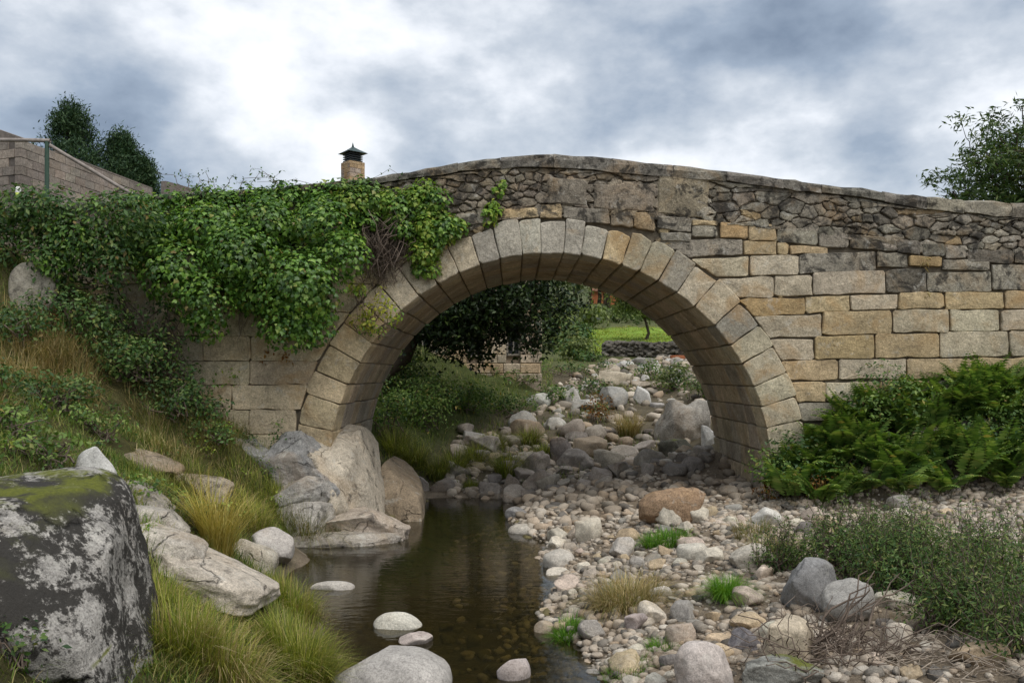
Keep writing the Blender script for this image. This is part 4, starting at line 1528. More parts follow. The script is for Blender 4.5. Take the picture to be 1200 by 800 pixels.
hanging('ivy_sprig', 'thin ivy sprig trailing down the parapet above the crown', 'ivy', [(578, 200), (588, 200), (592, 235), (582, 262), (568, 262), (576, 235)], 13, (4, 8), FY, (.02, .08),
        [(m_ivy_y, 1.0, 'leaves')], LEAF_IVY, .09, 260, 503, stems=5)
hanging('wall_shrub', 'yellow-green wispy shrub growing from the foot of the ivy beside the arch ring', 'shrub', [(410, 325), (440, 318), (470, 380), (462, 398), (430, 392), (402, 385), (415, 360)], 34, (5, 12), FY, (.08, .4),
        [(m_yellow, .7, 'leaves'), (m_ivy_y, .3, 'green_leaves')], LEAF_OVAL, .085, 170, 504, stems=34, inner=.5)
hanging('bramble_thicket', 'dark bramble thicket over the end of the wall below the block building', 'bramble', [(-40, 240), (60, 238), (150, 236), (185, 250), (160, 290), (140, 330), (90, 325), (40, 312), (-40, 310)], 60, (15, 34), 16.6, (.0, .5),
        [(m_bramble, .75, 'leaves'), (m_ivy, .25, 'green_leaves')], LEAF_OVAL, .105, 190, 505, stems=60, jit=.9)
hanging('bramble_thicket', 'thin bramble shoots trailing down the shaded wall under the ivy', 'bramble', [(120, 335), (200, 350), (205, 420), (235, 440), (260, 480), (215, 500), (150, 480), (130, 420)], 46, (8, 20), 16.9, (.0, .35),
        [(m_bramble, .7, 'leaves'), (m_shrub, .3, 'grey_leaves')], LEAF_OVAL, .09, 120, 506, stems=60, inner=.5, jit=.9)
hanging('creeper', 'low creeper rooted in the wall foot joints above the bedrock', 'creeper', [(245, 420), (275, 430), (285, 450), (262, 460), (250, 445)], 8, (4, 8), FY, (.02, .08), [(m_ivy_y, 1.0, 'leaves')], LEAF_OVAL, .07, 160, 507, stems=6)
hanging('creeper', 'leafy plant sprouting where the bedrock meets the left arch foot', 'creeper', [(315, 490), (335, 488), (345, 510), (330, 525), (312, 515)], 12, (5, 9), FY - .1, (.02, .2), [(m_bramble, 1.0, 'leaves')], LEAF_OVAL, .075, 170, 508, stems=10)
hanging('withered_creeper', 'tuft of withered orange-brown leaves on the wall under the ivy', 'creeper', [(305, 408), (345, 408), (350, 425), (318, 432), (306, 424)], 9, (4, 7), FY, (.02, .06), [(m_rust, 1.0, 'leaves')], LEAF_OVAL, .08, 110, 509, stems=12)
hanging('withered_creeper', 'withered straw-coloured stalks hanging on the dark stones of the right wall', 'creeper', [(1078, 302), (1092, 300), (1092, 330), (1082, 345), (1072, 322)], 5, (3, 5), FY, (.02, .06), [(m_straw, 1.0, 'leaves')], LEAF_LANCE, .14, 70, 510, stems=14, stem_mat=m_straw)
# bare dead ivy stems between the two green masses, and root strands hanging under the ivy
rng = rs(511)
t = thing('dead_ivy_stems', 'tangle of bare grey dead ivy stems beside the arch ring', 'dead ivy', P(455, 330, FY))
tb = Tubes()
for _ in range(170):
    a = P(rng.uniform(420, 490), rng.uniform(240, 300), FY - rng.uniform(.03, .25)); b = P(rng.uniform(420, 472), rng.uniform(290, 338), FY - rng.uniform(.03, .2))
    tb.add(wander(rng, a, b, 7, .35, .05), np.linspace(.010, .004, 7), 4)
part('stem', *tb.get(), m_twig, t)
t = thing('root_strands', 'pale rootlets and straws hanging below the ivy on the left wall', 'dead ivy', P(230, 420, FY))
tb = Tubes()
for _ in range(46):
    x = rng.uniform(120, 330); y = rng.uniform(330, 380)
    tb.add(wander(rng, P(x, y, FY - .12), P(x + rng.normal() * 8, y + rng.uniform(20, 60), FY - .08), 6, .15, 0), np.linspace(.008, .003, 6), 4)
part('strand', *tb.get(), m_twigpale, t)
t = thing('bramble_cane', 'thin arching bramble canes standing up against the sky above the ivy', 'bramble', P(290, 225, FY))
tb = Tubes(); lp, ln = [], []
for _ in range(22):
    x = rng.uniform(215, 410); a = P(x, 228, FY - rng.uniform(-.1, .25)); b = a + np.array([rng.normal() * .45, rng.normal() * .1, rng.uniform(.12, .48)])
    w = wander(rng, a, b, 7, .2, -.15)
    tb.add(w, np.linspace(.007, .003, 7), 4)
    lp += [q + rng.normal(scale=.03, size=3) for q in w[2:] for _ in range(2)]
part('cane', *tb.get(), m_twig, t)
lp = np.array(lp)
part('leaves', *stamp(*LEAF_OVAL, lp, rot_frames(unit(rng, len(lp)) + [0, -.5, .5], unit(rng, len(lp))), .07 * rng.uniform(.6, 1.2, len(lp))), m_bramble, t)


def zl(x, y):
    return float(hground(x, y))


def bush(name, label, px, py, w, h, mats, leaf, size, n_each, seed, cat='shrub', deep=.8, nl=9, Yfix=None, group=None, jit=.8, up=.4, inner=.4, twig=m_twig, tw=14, sprigs=0):
    """a rounded leafy shrub standing on the ground at the pixel (px, py)"""
    rng = rs(seed)
    if Yfix is None:
        X, Y, Z = ground_hit(px, py)
    else:
        Y = Yfix; X = (px - 600) / FPX * Y
    W, H = w / FPX * Y, h / FPX * Y
    Y2 = Y + W * deep * .3
    X = (px - 600) / FPX * Y2
    Z = zl(X, Y2) - .05
    if Yfix is None: H = max(H - (Z - zl(X, Y)) * .6, H * .5)
    t = thing(name, label, cat, (X, Y2, Z), group)
    C_, R_ = [], []
    for _ in range(nl):
        a, q = rng.uniform(0, 6.28), math.sqrt(rng.rand()) * .78
        zz = rng.uniform(.25, .82) * (1 - .45 * q)
        x_, y_ = X + math.cos(a) * q * W / 2, Y2 + math.sin(a) * q * W * deep / 2
        C_.append(np.array([x_, y_, max(zl(x_, y_), Z) * .5 + Z * .5 + zz * H]))
        r0 = rng.uniform(.20, .34) * min(W, H * 1.4)
        R_.append((r0 * 1.15, r0, r0 * .8))
    pick = rng.choice(len(mats), nl, p=[m[1] for m in mats])
    for i, (mt, _, nm) in enumerate(mats):
        cs = [c for c, q in zip(C_, pick) if q == i]; rr = [c for c, q in zip(R_, pick) if q == i]
        if cs:
            part(nm, *leaf_shell(rng, cs, rr, n_each, size, leaf, up, .3, inner, (0, -.6, .5), jit), mt, t)
    tb = Tubes()
    for _ in range(tw):
        c = C_[rng.randint(nl)]
        a = np.array([X + rng.normal() * W * .12, Y2 + rng.normal() * W * .1, Z])
        tb.add(wander(rng, a, c + rng.normal(scale=.3, size=3) * R_[0][0], 6, .2, -.05), np.linspace(.014, .004, 6) * max(.6, min(W, 1.6)), 4)
    if sprigs:
        lp = []
        for _ in range(sprigs):
            c = C_[rng.randint(nl)]
            a = c + np.array([0, 0, -.1])
            e_ = c + np.array([rng.normal() * .16, rng.normal() * .1 - .05, rng.uniform(.12, .38) + R_[0][2] * .8])
            w_ = wander(rng, a, e_, 8, .15, -.04)
            tb.add(w_, np.linspace(.006, .002, 8), 4)
            for q in np.linspace(.3, 1, 14):
                i0 = min(6, int(q * 7)); lp.append(w_[i0] + (w_[i0 + 1] - w_[i0]) * (q * 7 - i0))
        lp = np.array(lp)
        part('sprig_leaves', *stamp(*leaf, lp, rot_frames(unit(rng, len(lp)) + [0, -.3, .6], unit(rng, len(lp)) + [0, 0, .3]), size * rng.uniform(.6, 1.1, len(lp))), mats[0][0], t)
    part('stem', *tb.get(), twig, t)
    return t


# ---- bracken bank in front of the right wall
def frond(rng, base, az, L, arch, out_v, out_f):
    n = 17
    ts = np.linspace(0, 1, n)
    d = np.array([math.cos(az), math.sin(az), 0])
    side = np.array([-math.sin(az), math.cos(az), 0])
    el = R(78) - arch * ts
    st = L / n
    pts = base + np.cumsum(np.stack([np.cos(el) * st, np.sin(el) * st], 1)[:, :1] * d + np.array([0, 0, 1.0]) * (np.sin(el) * st)[:, None], 0)
    tang = np.gradient(pts, axis=0); tang /= np.linalg.norm(tang, axis=1, keepdims=True)
    for i in range(3, n):
        t = ts[i]
        pl = L * .36 * (1 - t) ** .8 * min(1, (t - .1) * 5) + .012
        up_ = np.cross(side, tang[i]); up_ = up_ if up_[2] > 0 else -up_
        for s in (-1, 1):
            dirv = side * s * .92 + tang[i] * .38 - up_ * .12
            wd = pl * .17 + .012
            mid = pts[i] + dirv * pl * .42
            tip = pts[i] + dirv * pl - up_ * pl * .16
            b0 = len(out_v)
            out_v += [pts[i], mid + tang[i] * wd, tip, mid - tang[i] * wd * .8, mid - up_ * .012]
            out_f += [(b0, b0 + 4, b0 + 1), (b0 + 1, b0 + 4, b0 + 2), (b0 + 2, b0 + 4, b0 + 3), (b0 + 3, b0 + 4, b0)]
    return pts


def ferns(name, label, spots, seed, group=None, Lr=(.65, 1.2), mat=None, nfr=(5, 8)):
    rng = rs(seed)
    for k, (x, y) in enumerate(spots):
        z = zl(x, y)
        where = 'close against the right wall' if y > 16.55 else ('above the shingle' if y < 15.75 else 'halfway up the bank')
        who = 'beside the right arch foot' if x < 6.3 else ('below the orange-stained courses' if x < 8.4 else 'towards the end of the right wall')
        t = thing(name, 'green bracken fern ' + where + ' ' + who, 'fern', (x, y, z), group)
        vv, ff = [], []
        tb = Tubes()
        for _ in range(rng.randint(*nfr)):
            az = R(rng.normal(-90, 70))
            L = rng.uniform(*Lr)
            b = np.array([x + rng.normal() * .06, y + rng.normal() * .06, z - .03])
            pts = frond(rng, b, az, L, R(rng.uniform(30, 100)), vv, ff)
            tb.add(np.vstack([b, pts[::3]]), np.linspace(.007, .002, 1 + len(pts[::3])), 4)
        part('fronds', np.array(vv), np.array(ff), mat or m_fern, t)
        part('stalks', *tb.get(), m_stem, t)


frng = rs(601)
spots = []
while len(spots) < 150:
    x, y = frng.uniform(5.0, 10.6), frng.uniform(15.0, 17.15)
    if y < 15.55 - (x - 5) * .10 : continue
    if y > 16.3 and x < 5.35: continue
    spots.append((x, y if frng.rand() < .6 else frng.uniform(16.5, 17.1)))
ferns('bracken_fern', 'green bracken fern on the bank against the right wall', spots, 602, 'bracken on the bank below the right wall')
for k, (px, py, w, h, lab) in enumerate([
        (925, 585, 80, 95, 'dark leafy bramble at the corner of the right arch foot'),
        (985, 575, 70, 45, 'low dark bramble at the front of the bracken bank'),
        (1070, 562, 80, 45, 'spreading dark bramble in the middle of the bracken bank'),
        (1150, 552, 80, 55, 'tall dark bramble at the far right of the bracken bank'),
        (1215, 555, 100, 95, 'bramble at the end of the bracken bank with pale shoots'),
        (950, 530, 70, 80, 'bramble climbing the right arch ring foot'),
        (1040, 520, 130, 80, 'bramble below the wall between bracken fronds')]):
    bush('bramble_bush', lab, px, py, w, h, [(m_bramble, .6, 'leaves'), (m_fern, .4, 'green_leaves')], LEAF_OVAL, .085, 170, 610 + k, 'bramble', nl=12, inner=.4)
bush('withered_bush', 'small rust-red withered bush at the right arch foot', 893, 590, 32, 44, [(m_rust, .6, 'leaves'), (m_bramble, .4, 'green_leaves')], LEAF_OVAL, .07, 150, 620, nl=6)
bush('withered_bush', 'rust-brown withered bracken at the front of the fern bank', 962, 590, 46, 48, [(m_rust, .7, 'leaves'), (m_fern, .3, 'green_leaves')], LEAF_OVAL, .07, 130, 621, nl=6)

# ---- foreground shrub on the right
for k, (px, py, w, h, lab) in enumerate([
        (985, 690, 130, 80, 'grey-green small-leaved shrub spreading behind the dark boulder'),
        (1075, 705, 150, 98, 'broad grey-green small-leaved shrub in the middle of the right bank'),
        (1165, 715, 150, 110, 'grey-green small-leaved shrub rising tallest between shingle and brown flat rock'),
        (1110, 745, 150, 95, 'low grey-green shrub hanging over the grey rounded boulder'),
        (1195, 775, 120, 100, 'leafy dark shrub beside the brown flat rock'),
        (915, 675, 70, 35, 'small grey-green tuft of shrub beside the broad cream rock'),
        (1040, 655, 130, 45, 'low wiry shrub along the shingle behind the broad shrub')]):
    bush('small_leaved_shrub', lab, px, py, w, h, [(m_shrub, .75, 'leaves'), (m_bramble, .25, 'dark_leaves')], LEAF_LANCE, .06, 330, 630 + k, nl=20, inner=.5, tw=60, jit=1.0, sprigs=70)
rng = rs(640)
t = thing('dead_twig_heap', 'heap of bare brown dead twigs caught among the stones below the shrub', 'twigs', P(985, 770, 8.0))
tb = Tubes()
gx0, gy0, gz0 = ground_hit(985, 775)
for _ in range(130):
    a = np.array([gx0 + rng.normal() * .32, gy0 + rng.normal() * .22, gz0 + rng.uniform(.0, .2)])
    b = a + np.array([rng.normal() * .35 + .1, rng.normal() * .2, rng.uniform(-.05, .42)])
    tb.add(wander(rng, a, b, 6, .3, .05), np.linspace(.007, .0025, 6), 4)
for _ in range(8):
    a = np.array([gx0 - .1 + rng.normal() * .1, gy0 + .1, gz0 + .1]); b = a + np.array([rng.uniform(.4, .9), rng.uniform(0, .5), rng.uniform(.3, .65)])
    tb.add(wander(rng, a, b, 8, .15, 0), np.linspace(.016, .005, 8), 5)
part('twig', *tb.get(), m_twig, t)['kind'] = 'stuff'
t = thing('dead_twig_heap', 'bleached twigs lying on stones at the foot of the right shrub', 'twigs', P(1090, 780, 8.0))
tb = Tubes()
gx0, gy0, gz0 = ground_hit(1090, 785)
for _ in range(70):
    a = np.array([gx0 + rng.normal() * .45, gy0 + rng.normal() * .2, gz0 + rng.uniform(.02, .15)])
    tb.add(wander(rng, a, a + np.array([rng.normal() * .3, rng.normal() * .15, rng.uniform(-.03, .25)]), 6, .25, .05), np.linspace(.006, .0025, 6), 4)
part('twig', *tb.get(), m_twigpale, t)['kind'] = 'stuff'


# ---- grass tufts
def tuft(name, label, px, py, w, h, mats, seed, n=500, spread=.28, Yfix=None, group=None, curl=.9, wid=.007, cat='grass tuft'):
    rng = rs(seed)
    if Yfix is None:
        X, Y, Z = ground_hit(px, py)
    else:
        Y = Yfix; X = (px - 600) / FPX * Y
    W, H = w / FPX * Y, h / FPX * Y
    Y += W * .2; X = (px - 600) / FPX * Y
    Z = zl(X, Y)
    t = thing(name, label, cat, (X, Y, Z), group)
    for (mt, fr, nm) in mats:
        m = int(n * fr)
        a = rng.uniform(0, 6.28, m); q = np.sqrt(rng.rand(m)) * spread * W
        bx_, by_ = X + np.cos(a) * q, Y + np.sin(a) * q
        base = np.stack([bx_, by_, hground(bx_, by_) - .02], 1)
        a2 = a + rng.normal(scale=.7, size=m)
        ld = np.stack([np.cos(a2), np.sin(a2), np.zeros(m)], 1)
        L = H * rng.uniform(.55, 1.2, m)
        part(nm, *blades(rng, base, L, np.full(m, wid) * rng.uniform(.7, 1.3, m), ld, rng.uniform(.02, .35, m), rng.uniform(.0, curl, m)), mt, t)
    return t


GR = [(m_lush, .8, 'green_blades'), (m_straw, .2, 'dry_blades')]
tuft('grass_tuft', 'big lush yellow-green grass tuft overhanging the pool', 352, 800, 100, 62, [(m_lush, .9, 'green_blades'), (m_straw, .1, 'dry_blades')], 701, 2600, .36, wid=.008)
tuft('grass_tuft', 'upright lush grass tuft behind the big one at the pool edge', 345, 722, 75, 42, GR, 702, 1000, .34)
tuft('grass_tuft', 'tall golden dry grass tuft above the cream rock slab', 254, 650, 62, 88, [(m_gold, .9, 'dry_blades'), (m_lush, .1, 'green_blades')], 703, 620, .28, curl=.7, wid=.008)
tuft('sedge_tuft', 'drooping brownish rush tuft at the pool edge below the bedrock', 362, 638, 60, 55, [(m_sedge, .85, 'green_blades'), (m_straw, .15, 'dry_blades')], 704, 1100, .3, curl=1.5)
tuft('grass_tuft', 'green grass tuft between the golden tuft and the rounded boulder', 298, 622, 50, 36, [(m_lush, .75, 'green_blades'), (m_straw, .25, 'dry_blades')], 705, 600, .35)
tuft('grass_tuft', 'yellowish grass tuft at the foot of the huge boulder', 215, 775, 95, 70, GR, 706, 1300, .4)
tuft('grass_tuft', 'trailing dry grass between the huge boulder and the lush tuft', 265, 800, 110, 65, [(m_straw, .45, 'dry_blades'), (m_lush, .55, 'green_blades')], 707, 1300, .4, curl=1.3)
tuft('grass_tuft', 'grass tuft growing against the right side of the huge boulder', 185, 720, 60, 50, GR, 708, 700, .4)
tuft('grass_tuft', 'vivid green grass clump among the pinkish stones of the bar', 851, 706, 44, 34, [(m_bright, 1.0, 'green_blades')], 709, 1200, .3, curl=1.2)
tuft('grass_tuft', 'vivid green herbs in front of the pale stones by the orange-brown boulder', 780, 640, 60, 22, [(m_bright, 1.0, 'green_blades')], 710, 800, .42, curl=1.2, wid=.011)
tuft('grass_tuft', 'bright green water herbs at the edge of the pool', 664, 750, 30, 26, [(m_bright, 1.0, 'green_blades')], 711, 500, .42, curl=1.0, wid=.011)
tuft('straw_tangle', 'matted dry straw tangle on the bar at the water edge', 735, 715, 95, 44, [(m_straw, .7, 'dry_blades'), (m_sedge, .3, 'green_blades')], 712, 1500, .42, curl=1.6, wid=.006)
tuft('grass_tuft', 'low bright grass between cobbles by the mauve-pink cobble', 775, 765, 40, 18, [(m_bright, 1.0, 'green_blades')], 713, 300, .42, curl=1.0)
tuft('grass_tuft', 'green grass wisps beside the broad cream rock on the bar', 905, 655, 60, 36, [(m_sedge, .6, 'green_blades'), (m_straw, .4, 'dry_blades')], 714, 500, .42, curl=.9)
tuft('grass_tuft', 'grass at the lower edge of the pool among wet pebbles', 735, 795, 60, 22, [(m_bright, .8, 'green_blades'), (m_sedge, .2, 'dry_blades')], 715, 420, .42, curl=1.0)
tuft('grass_tuft', 'thin grass beneath the white angular stone on the gravel', 880, 632, 50, 26, [(m_sedge, .7, 'green_blades'), (m_straw, .3, 'dry_blades')], 716, 360, .42, curl=1.0)
tuft('grass_tuft', 'dry grass spray at the foot of the big grey boulder in the arch', 737, 505, 34, 34, [(m_straw, .8, 'dry_blades'), (m_sedge, .2, 'green_blades')], 717, 420, .35, Yfix=27.0, wid=.016)
for k, (px, Yf, w, h, lab) in enumerate([
        (533, 23.6, 34, 34, 'round yellow-green sedge tuft beside the flat brown stones'),
        (556, 24.3, 28, 30, 'sedge tuft leaning over the pool head'),
        (594, 23.4, 36, 34, 'sedge tuft crowning the upright brown stone'),
        (578, 25.4, 30, 28, 'sedge tuft behind the low brown stone'),
        (512, 23.2, 26, 30, 'sedge tuft next to the leaning bedrock slab'),
        (487, 23.6, 32, 36, 'tall sedge tuft on the left bank inside the arch'),
        (620, 26.0, 34, 26, 'sedge tuft among the pale broad boulders'),
        (552, 22.3, 18, 14, 'small sedge clump at the water line of the pool head'),
        (640, 24.8, 26, 22, 'sedge tuft behind the rounded brownish boulder'),
        (465, 24.0, 40, 34, 'grassy tuft in the dark corner by the left barrel')]):
    tuft('sedge_tuft', lab, px, 0, w, h, [(m_lush, .45, 'green_blades'), (m_sedge, .55, 'dry_blades')], 720 + k, 520, .34, Yfix=Yf, curl=1.2, wid=.014)

# dry and green grass standing on the left slope
lr = rs(740)
for k in range(20):
    px, py = lr.uniform(-20, 95), lr.uniform(395, 480)
    tuft('dry_grass_tuft', 'straw-coloured dry grass tuft on the left slope', px, py, 50, 44, [(m_straw, .75, 'dry_blades'), (m_sedge, .25, 'green_blades')], 741 + k, 150, .5, group='dry grass on the left slope', curl=1.3, wid=.008)
for k in range(30):
    px, py = lr.uniform(170, 300), lr.uniform(455, 580)
    tuft('brown_grass_tuft', 'brownish sedge tuft on the slope under the left wall', px, py, 44, 26, [(m_sedge, .6, 'green_blades'), (m_straw, .4, 'dry_blades')], 880 + k, 150, .55, group='brown grass under the left wall', curl=1.2, wid=.008)
for k in range(30):
    px, py = lr.uniform(140, 345), lr.uniform(555, 640)
    tuft('green_grass_tuft', 'green weedy grass tuft on the bank around the grey slabs', px, py, 44, 26, [(m_lush, .6, 'green_blades'), (m_sedge, .4, 'dry_blades')], 800 + k, 150, .5, group='weedy grass around the slabs', curl=1.0, wid=.008)
for k in range(34):
    px, py = lr.uniform(120, 400), lr.uniform(700, 800)
    tuft('green_grass_tuft', 'green grass tuft on the near bank below the cream slab', px, py, 60, 20, [(m_lush, .5, 'green_blades'), (m_straw, .25, 'dry_blades'), (m_sedge, .25, 'brown_blades')], 840 + k, 150, .5, group='grass of the near bank', curl=1.1, wid=.007)

# ---- left slope bushes
lb = [
    (20, 425, 130, 60, 'bramble_bush', 'bramble bush below the mossy bank boulder', m_bramble, LEAF_OVAL, .085),
    (150, 470, 120, 75, 'bramble_bush', 'dark bramble hummock in the middle of the left slope', m_bramble, LEAF_OVAL, .085),
    (205, 520, 120, 60, 'bramble_bush', 'dark bramble spilling down to the bedrock', m_bramble, LEAF_OVAL, .08),
    (95, 415, 120, 70, 'bramble_bush', 'bramble bush beside the trailing shoots on the wall', m_bramble, LEAF_OVAL, .085),
    (250, 545, 70, 36, 'bramble_bush', 'small bramble patch beside the blue-grey rock face', m_bramble, LEAF_OVAL, .075),
    (45, 545, 110, 40, 'nettle_patch', 'green nettle patch above the huge boulder', m_fern, LEAF_OVAL, .07),
    (115, 520, 80, 40, 'nettle_patch', 'fresh green weeds behind the pale angular rock', m_fern, LEAF_OVAL, .065),
    (165, 590, 60, 34, 'nettle_patch', 'leafy green weeds below the pale angular rock', m_fern, LEAF_OVAL, .06),
    (225, 615, 60, 26, 'nettle_patch', 'leafy weeds beside the golden grass', m_shrub, LEAF_OVAL, .055),
    (15, 800, 90, 70, 'nettle_patch', 'dark leafy plants with a yellow flower before the huge boulder', m_bramble, LEAF_OVAL, .05),
    (60, 480, 110, 50, 'bramble_bush', 'low dark bramble mat across the middle of the dry grass', m_bramble, LEAF_OVAL, .08),
    (125, 455, 100, 60, 'bramble_bush', 'dark bramble mat between dry grass and the trailing shoots', m_bramble, LEAF_OVAL, .08),
    (225, 500, 90, 45, 'bramble_bush', 'bramble mat at the wall foot above the stained bedrock hump', m_bramble, LEAF_OVAL, .08),
    (10, 515, 110, 45, 'nettle_patch', 'fresh green weed bank above the mossy top of the huge boulder', m_fern, LEAF_OVAL, .07),
    (-5, 470, 70, 50, 'bramble_bush', 'bramble patch among the dry grass of the slope', m_bramble, LEAF_OVAL, .08),
]
for k, (px, py, w, h, nm, lab, mt, lf, sz) in enumerate(lb):
    bush(nm, lab, px, py, w, h, [(mt, .8, 'leaves'), (m_shrub, .2, 'grey_leaves')], lf, sz, 150, 900 + k, 'bramble' if 'bramble' in nm else 'weeds', nl=14, inner=.45, tw=24)
fb = next(o for o in col.objects if o.get('label', '').startswith('dark leafy plants with a yellow'))
fp = np.array(fb.location) + np.array([.05, -.28, .42])
pv = np.array([(0, 0, 0), (-.3, .5, .1), (0, 1, .15), (.3, .5, .1)]); pf = np.array([(0, 3, 2), (0, 2, 1)])
aa = np.arange(9) / 9 * 6.28
part('flower', *stamp(pv, pf, np.repeat(fp[None], 9, 0), rot_frames(np.repeat(np.array([[0, -.8, .6]]), 9, 0), np.stack([np.cos(aa), .6 * np.sin(aa), .8 * np.sin(aa)], 1)), np.full(9, .022)), plain('yellow_petal', (.8, .5, .02), .6, .1, 9, .05, .2), fb)
bush('withered_bush', 'rust-brown withered fern below the mossy bank boulder', 50, 395, 60, 34, [(m_rust, 1.0, 'leaves')], LEAF_LANCE, .10, 90, 915, nl=8)

# short turf on the left bank
rng = rs(950)
n = 95000
x = rng.uniform(-9.5, -1.2, n); y = rng.uniform(5, 17.2, n)
xl_ = np.interp(y, _yc, _xl)
dn = fbm2(x, y, 1.1, 21, 3)
m = (x < xl_ - .35) & (np.abs(x) / y < .62) & (dn > -.35)
x, y = x[m], y[m]
n = len(x)
base = np.stack([x, y, hground(x, y) - .01], 1)
a = rng.uniform(0, 6.28, n)
V, F = blades(rng, base, rng.uniform(.06, .24, n), rng.uniform(.005, .011, n), np.stack([np.cos(a), np.sin(a), a * 0], 1), rng.uniform(.1, .6, n), rng.uniform(0, .9, n))
o = link('grass', mesh('grass', V, F, m_grass))
tag(o, 'short rough grass covering the left bank', 'grass', kind='stuff')

# weeds and sprigs scattered over the left bank
wr = rs(970)
for k in range(64):
    px, py = wr.uniform(-10, 330), wr.uniform(450, 640)
    bush('bank_weed', 'small leafy green weed growing in the turf of the left bank', px, py, wr.uniform(22, 46), wr.uniform(14, 28), [((m_fern, m_shrub, m_bramble, m_ivy_y)[k % 4], 1.0, 'leaves')], LEAF_OVAL, .055, 150, 971 + k, 'weed', nl=6, group='weeds of the left bank', tw=8)


# ------------------------------------------------------------------ beyond the bridge
def tree(name, label, base, crown, mats, leaf, size, seed, n_limb=26, cl=140, clr=.45, trunk_r=.16, fork=.45, group=None, cat='tree', twigs=3, shell=.55):
    """tapered trunk, limbs reaching into an ellipsoid crown, leaf clusters along the outer twigs"""
    rng = rs(seed)
    base = np.asarray(base, float)
    cc_, cr_ = np.asarray(crown[0], float), np.asarray(crown[1], float)
    t = thing(name, label, cat, tuple(base), group)
    tb = Tubes()
    top = cc_ + np.array([0, 0, cr_[2] * .55])
    trunk = wander(rng, base - [0, 0, .3], top, 11, .08)
    tb.add(trunk, np.linspace(trunk_r, trunk_r * .18, 11) * np.r_[1.35, np.ones(10)], 8)
    ends = []
    for k in range(n_limb):
        d = unit(rng, 1)[0]
        tip = cc_ + d * cr_ * (shell + (1 - shell) * rng.rand() ** .5)
        s = trunk[min(10, max(3, int((fork + (1 - fork) * rng.rand()) * 10)))]
        w = wander(rng, s, tip, 8, .16, -.06)
        tb.add(w, np.linspace(trunk_r * .42, trunk_r * .07, 8), 5)
        ends.append(w[-1]); ends.append(w[-2] * .5 + w[-3] * .5)
        for _ in range(twigs):
            a = w[rng.randint(4, 8)]
            e_ = a + unit(rng, 1)[0] * cr_ * rng.uniform(.18, .36)
            tb.add(wander(rng, a, e_, 5, .15), np.linspace(trunk_r * .10, trunk_r * .03, 5), 4)
            ends.append(e_)
    part('trunk', *tb.get(), m_bark, t, True)
    pick = rng.choice(len(mats), len(ends), p=[m[1] for m in mats])
    for i, (mt, _, nm) in enumerate(mats):
        E = np.array([e_ for e_, q in zip(ends, pick) if q == i])
        if not len(E): continue
        pos = np.repeat(E, cl, 0) + rng.normal(size=(len(E) * cl, 3)) * clr * np.array([.62, .62, .42]) * np.repeat(rng.uniform(.6, 1.2, len(E)), cl)[:, None]
        nrm = unit(rng, len(pos)) + np.array([0, -.15, .7])
        part(nm, *stamp(leaf[0], leaf[1], pos, rot_frames(nrm, unit(rng, len(pos)) + [0, 0, -.4]), size * rng.uniform(.6, 1.3, len(pos))), mt, t)
    return t


# the dark tree hanging over the stream behind the arch
tree('dark_tree', 'dark dense evergreen tree hanging over the stream behind the arch', (-4.6, 27.6, zl(-4.6, 27.6)), ((-.95, 27.0, 5.95), (2.95, 2.0, 2.6)),
     [(m_dark, 1.0, 'crown')], LEAF_OVAL, .17, 1001, n_limb=46, cl=110, clr=.55, trunk_r=.24, fork=.5)
# tree over the right end of the parapet
tree('leafy_tree', 'loose-crowned leafy tree rising behind the right end of the parapet', (19.6, 31, zl(19.6, 31)), ((19.3, 31, 9.0), (4.3, 3.4, 4.0)),
     [(m_tree, 1.0, 'crown')], LEAF_LANCE, .24, 1002, n_limb=105, cl=62, clr=.45, trunk_r=.22, fork=.3, twigs=4, shell=.35)


def conifer(name, label, base, H, r, seed, lean=0):
    rng = rs(seed)
    base = np.asarray(base, float)
    t = thing(name, label, 'tree', tuple(base), 'evergreens behind the block building')
    tb = Tubes()
    tb.add(wander(rng, base - [0, 0, .3], base + [lean, 0, H * .97], 8, .02), np.linspace(.2, .03, 8), 6)
    C_ = []
    for k in range(230):
        q = rng.rand() ** .8
        h = H * (.12 + .88 * q)
        a = rng.uniform(0, 6.28)
        rad = r * (1 - q) ** .62 * rng.uniform(.45, 1.2) * (1 + .35 * math.sin(a * 3 + q * 9 + seed)) + .1
        e_ = base + [math.cos(a) * rad + lean * q, math.sin(a) * rad, h + rad * .25]
        s = base + [lean * q, 0, max(.3, h - rad * .35)]
        tb.add(np.array([s, (s + e_) / 2 + [0, 0, -.05], e_]), (.035, .02, .008), 4)
        C_.append(e_)
    part('trunk', *tb.get(), m_bark, t)
    C_ = np.repeat(np.array(C_), 80, 0)
    pos = C_ + rng.normal(size=C_.shape) * np.array([.24, .24, .28])
    part('crown', *stamp(*LEAF_LANCE, pos, rot_frames(unit(rng, len(pos)) + [0, -.2, .2], unit(rng, len(pos)) + [0, 0, .9]), .22 * rng.uniform(.6, 1.3, len(pos))), m_conif, t)


def ztree(px, py, Y): return P(px, py, Y)


for (px, py, w, lab, sd) in ((83, 114, 62, 'bushy dark evergreen tree above the roofless block wall', 1011), (143, 150, 46, 'pointed dark evergreen tree beside the bushy one', 1012), (166, 176, 34, 'small dark evergreen tree at the lower end of the block wall', 1013)):
    Y = 44.0 + (sd - 1011) * .8
    tp = P(px, py + 16, Y)
    g0 = zl(tp[0], Y)
    conifer('evergreen_tree', lab, (tp[0], Y, g0), tp[2] - g0, w / FPX * Y * (.72 if sd == 1011 else .6), sd)

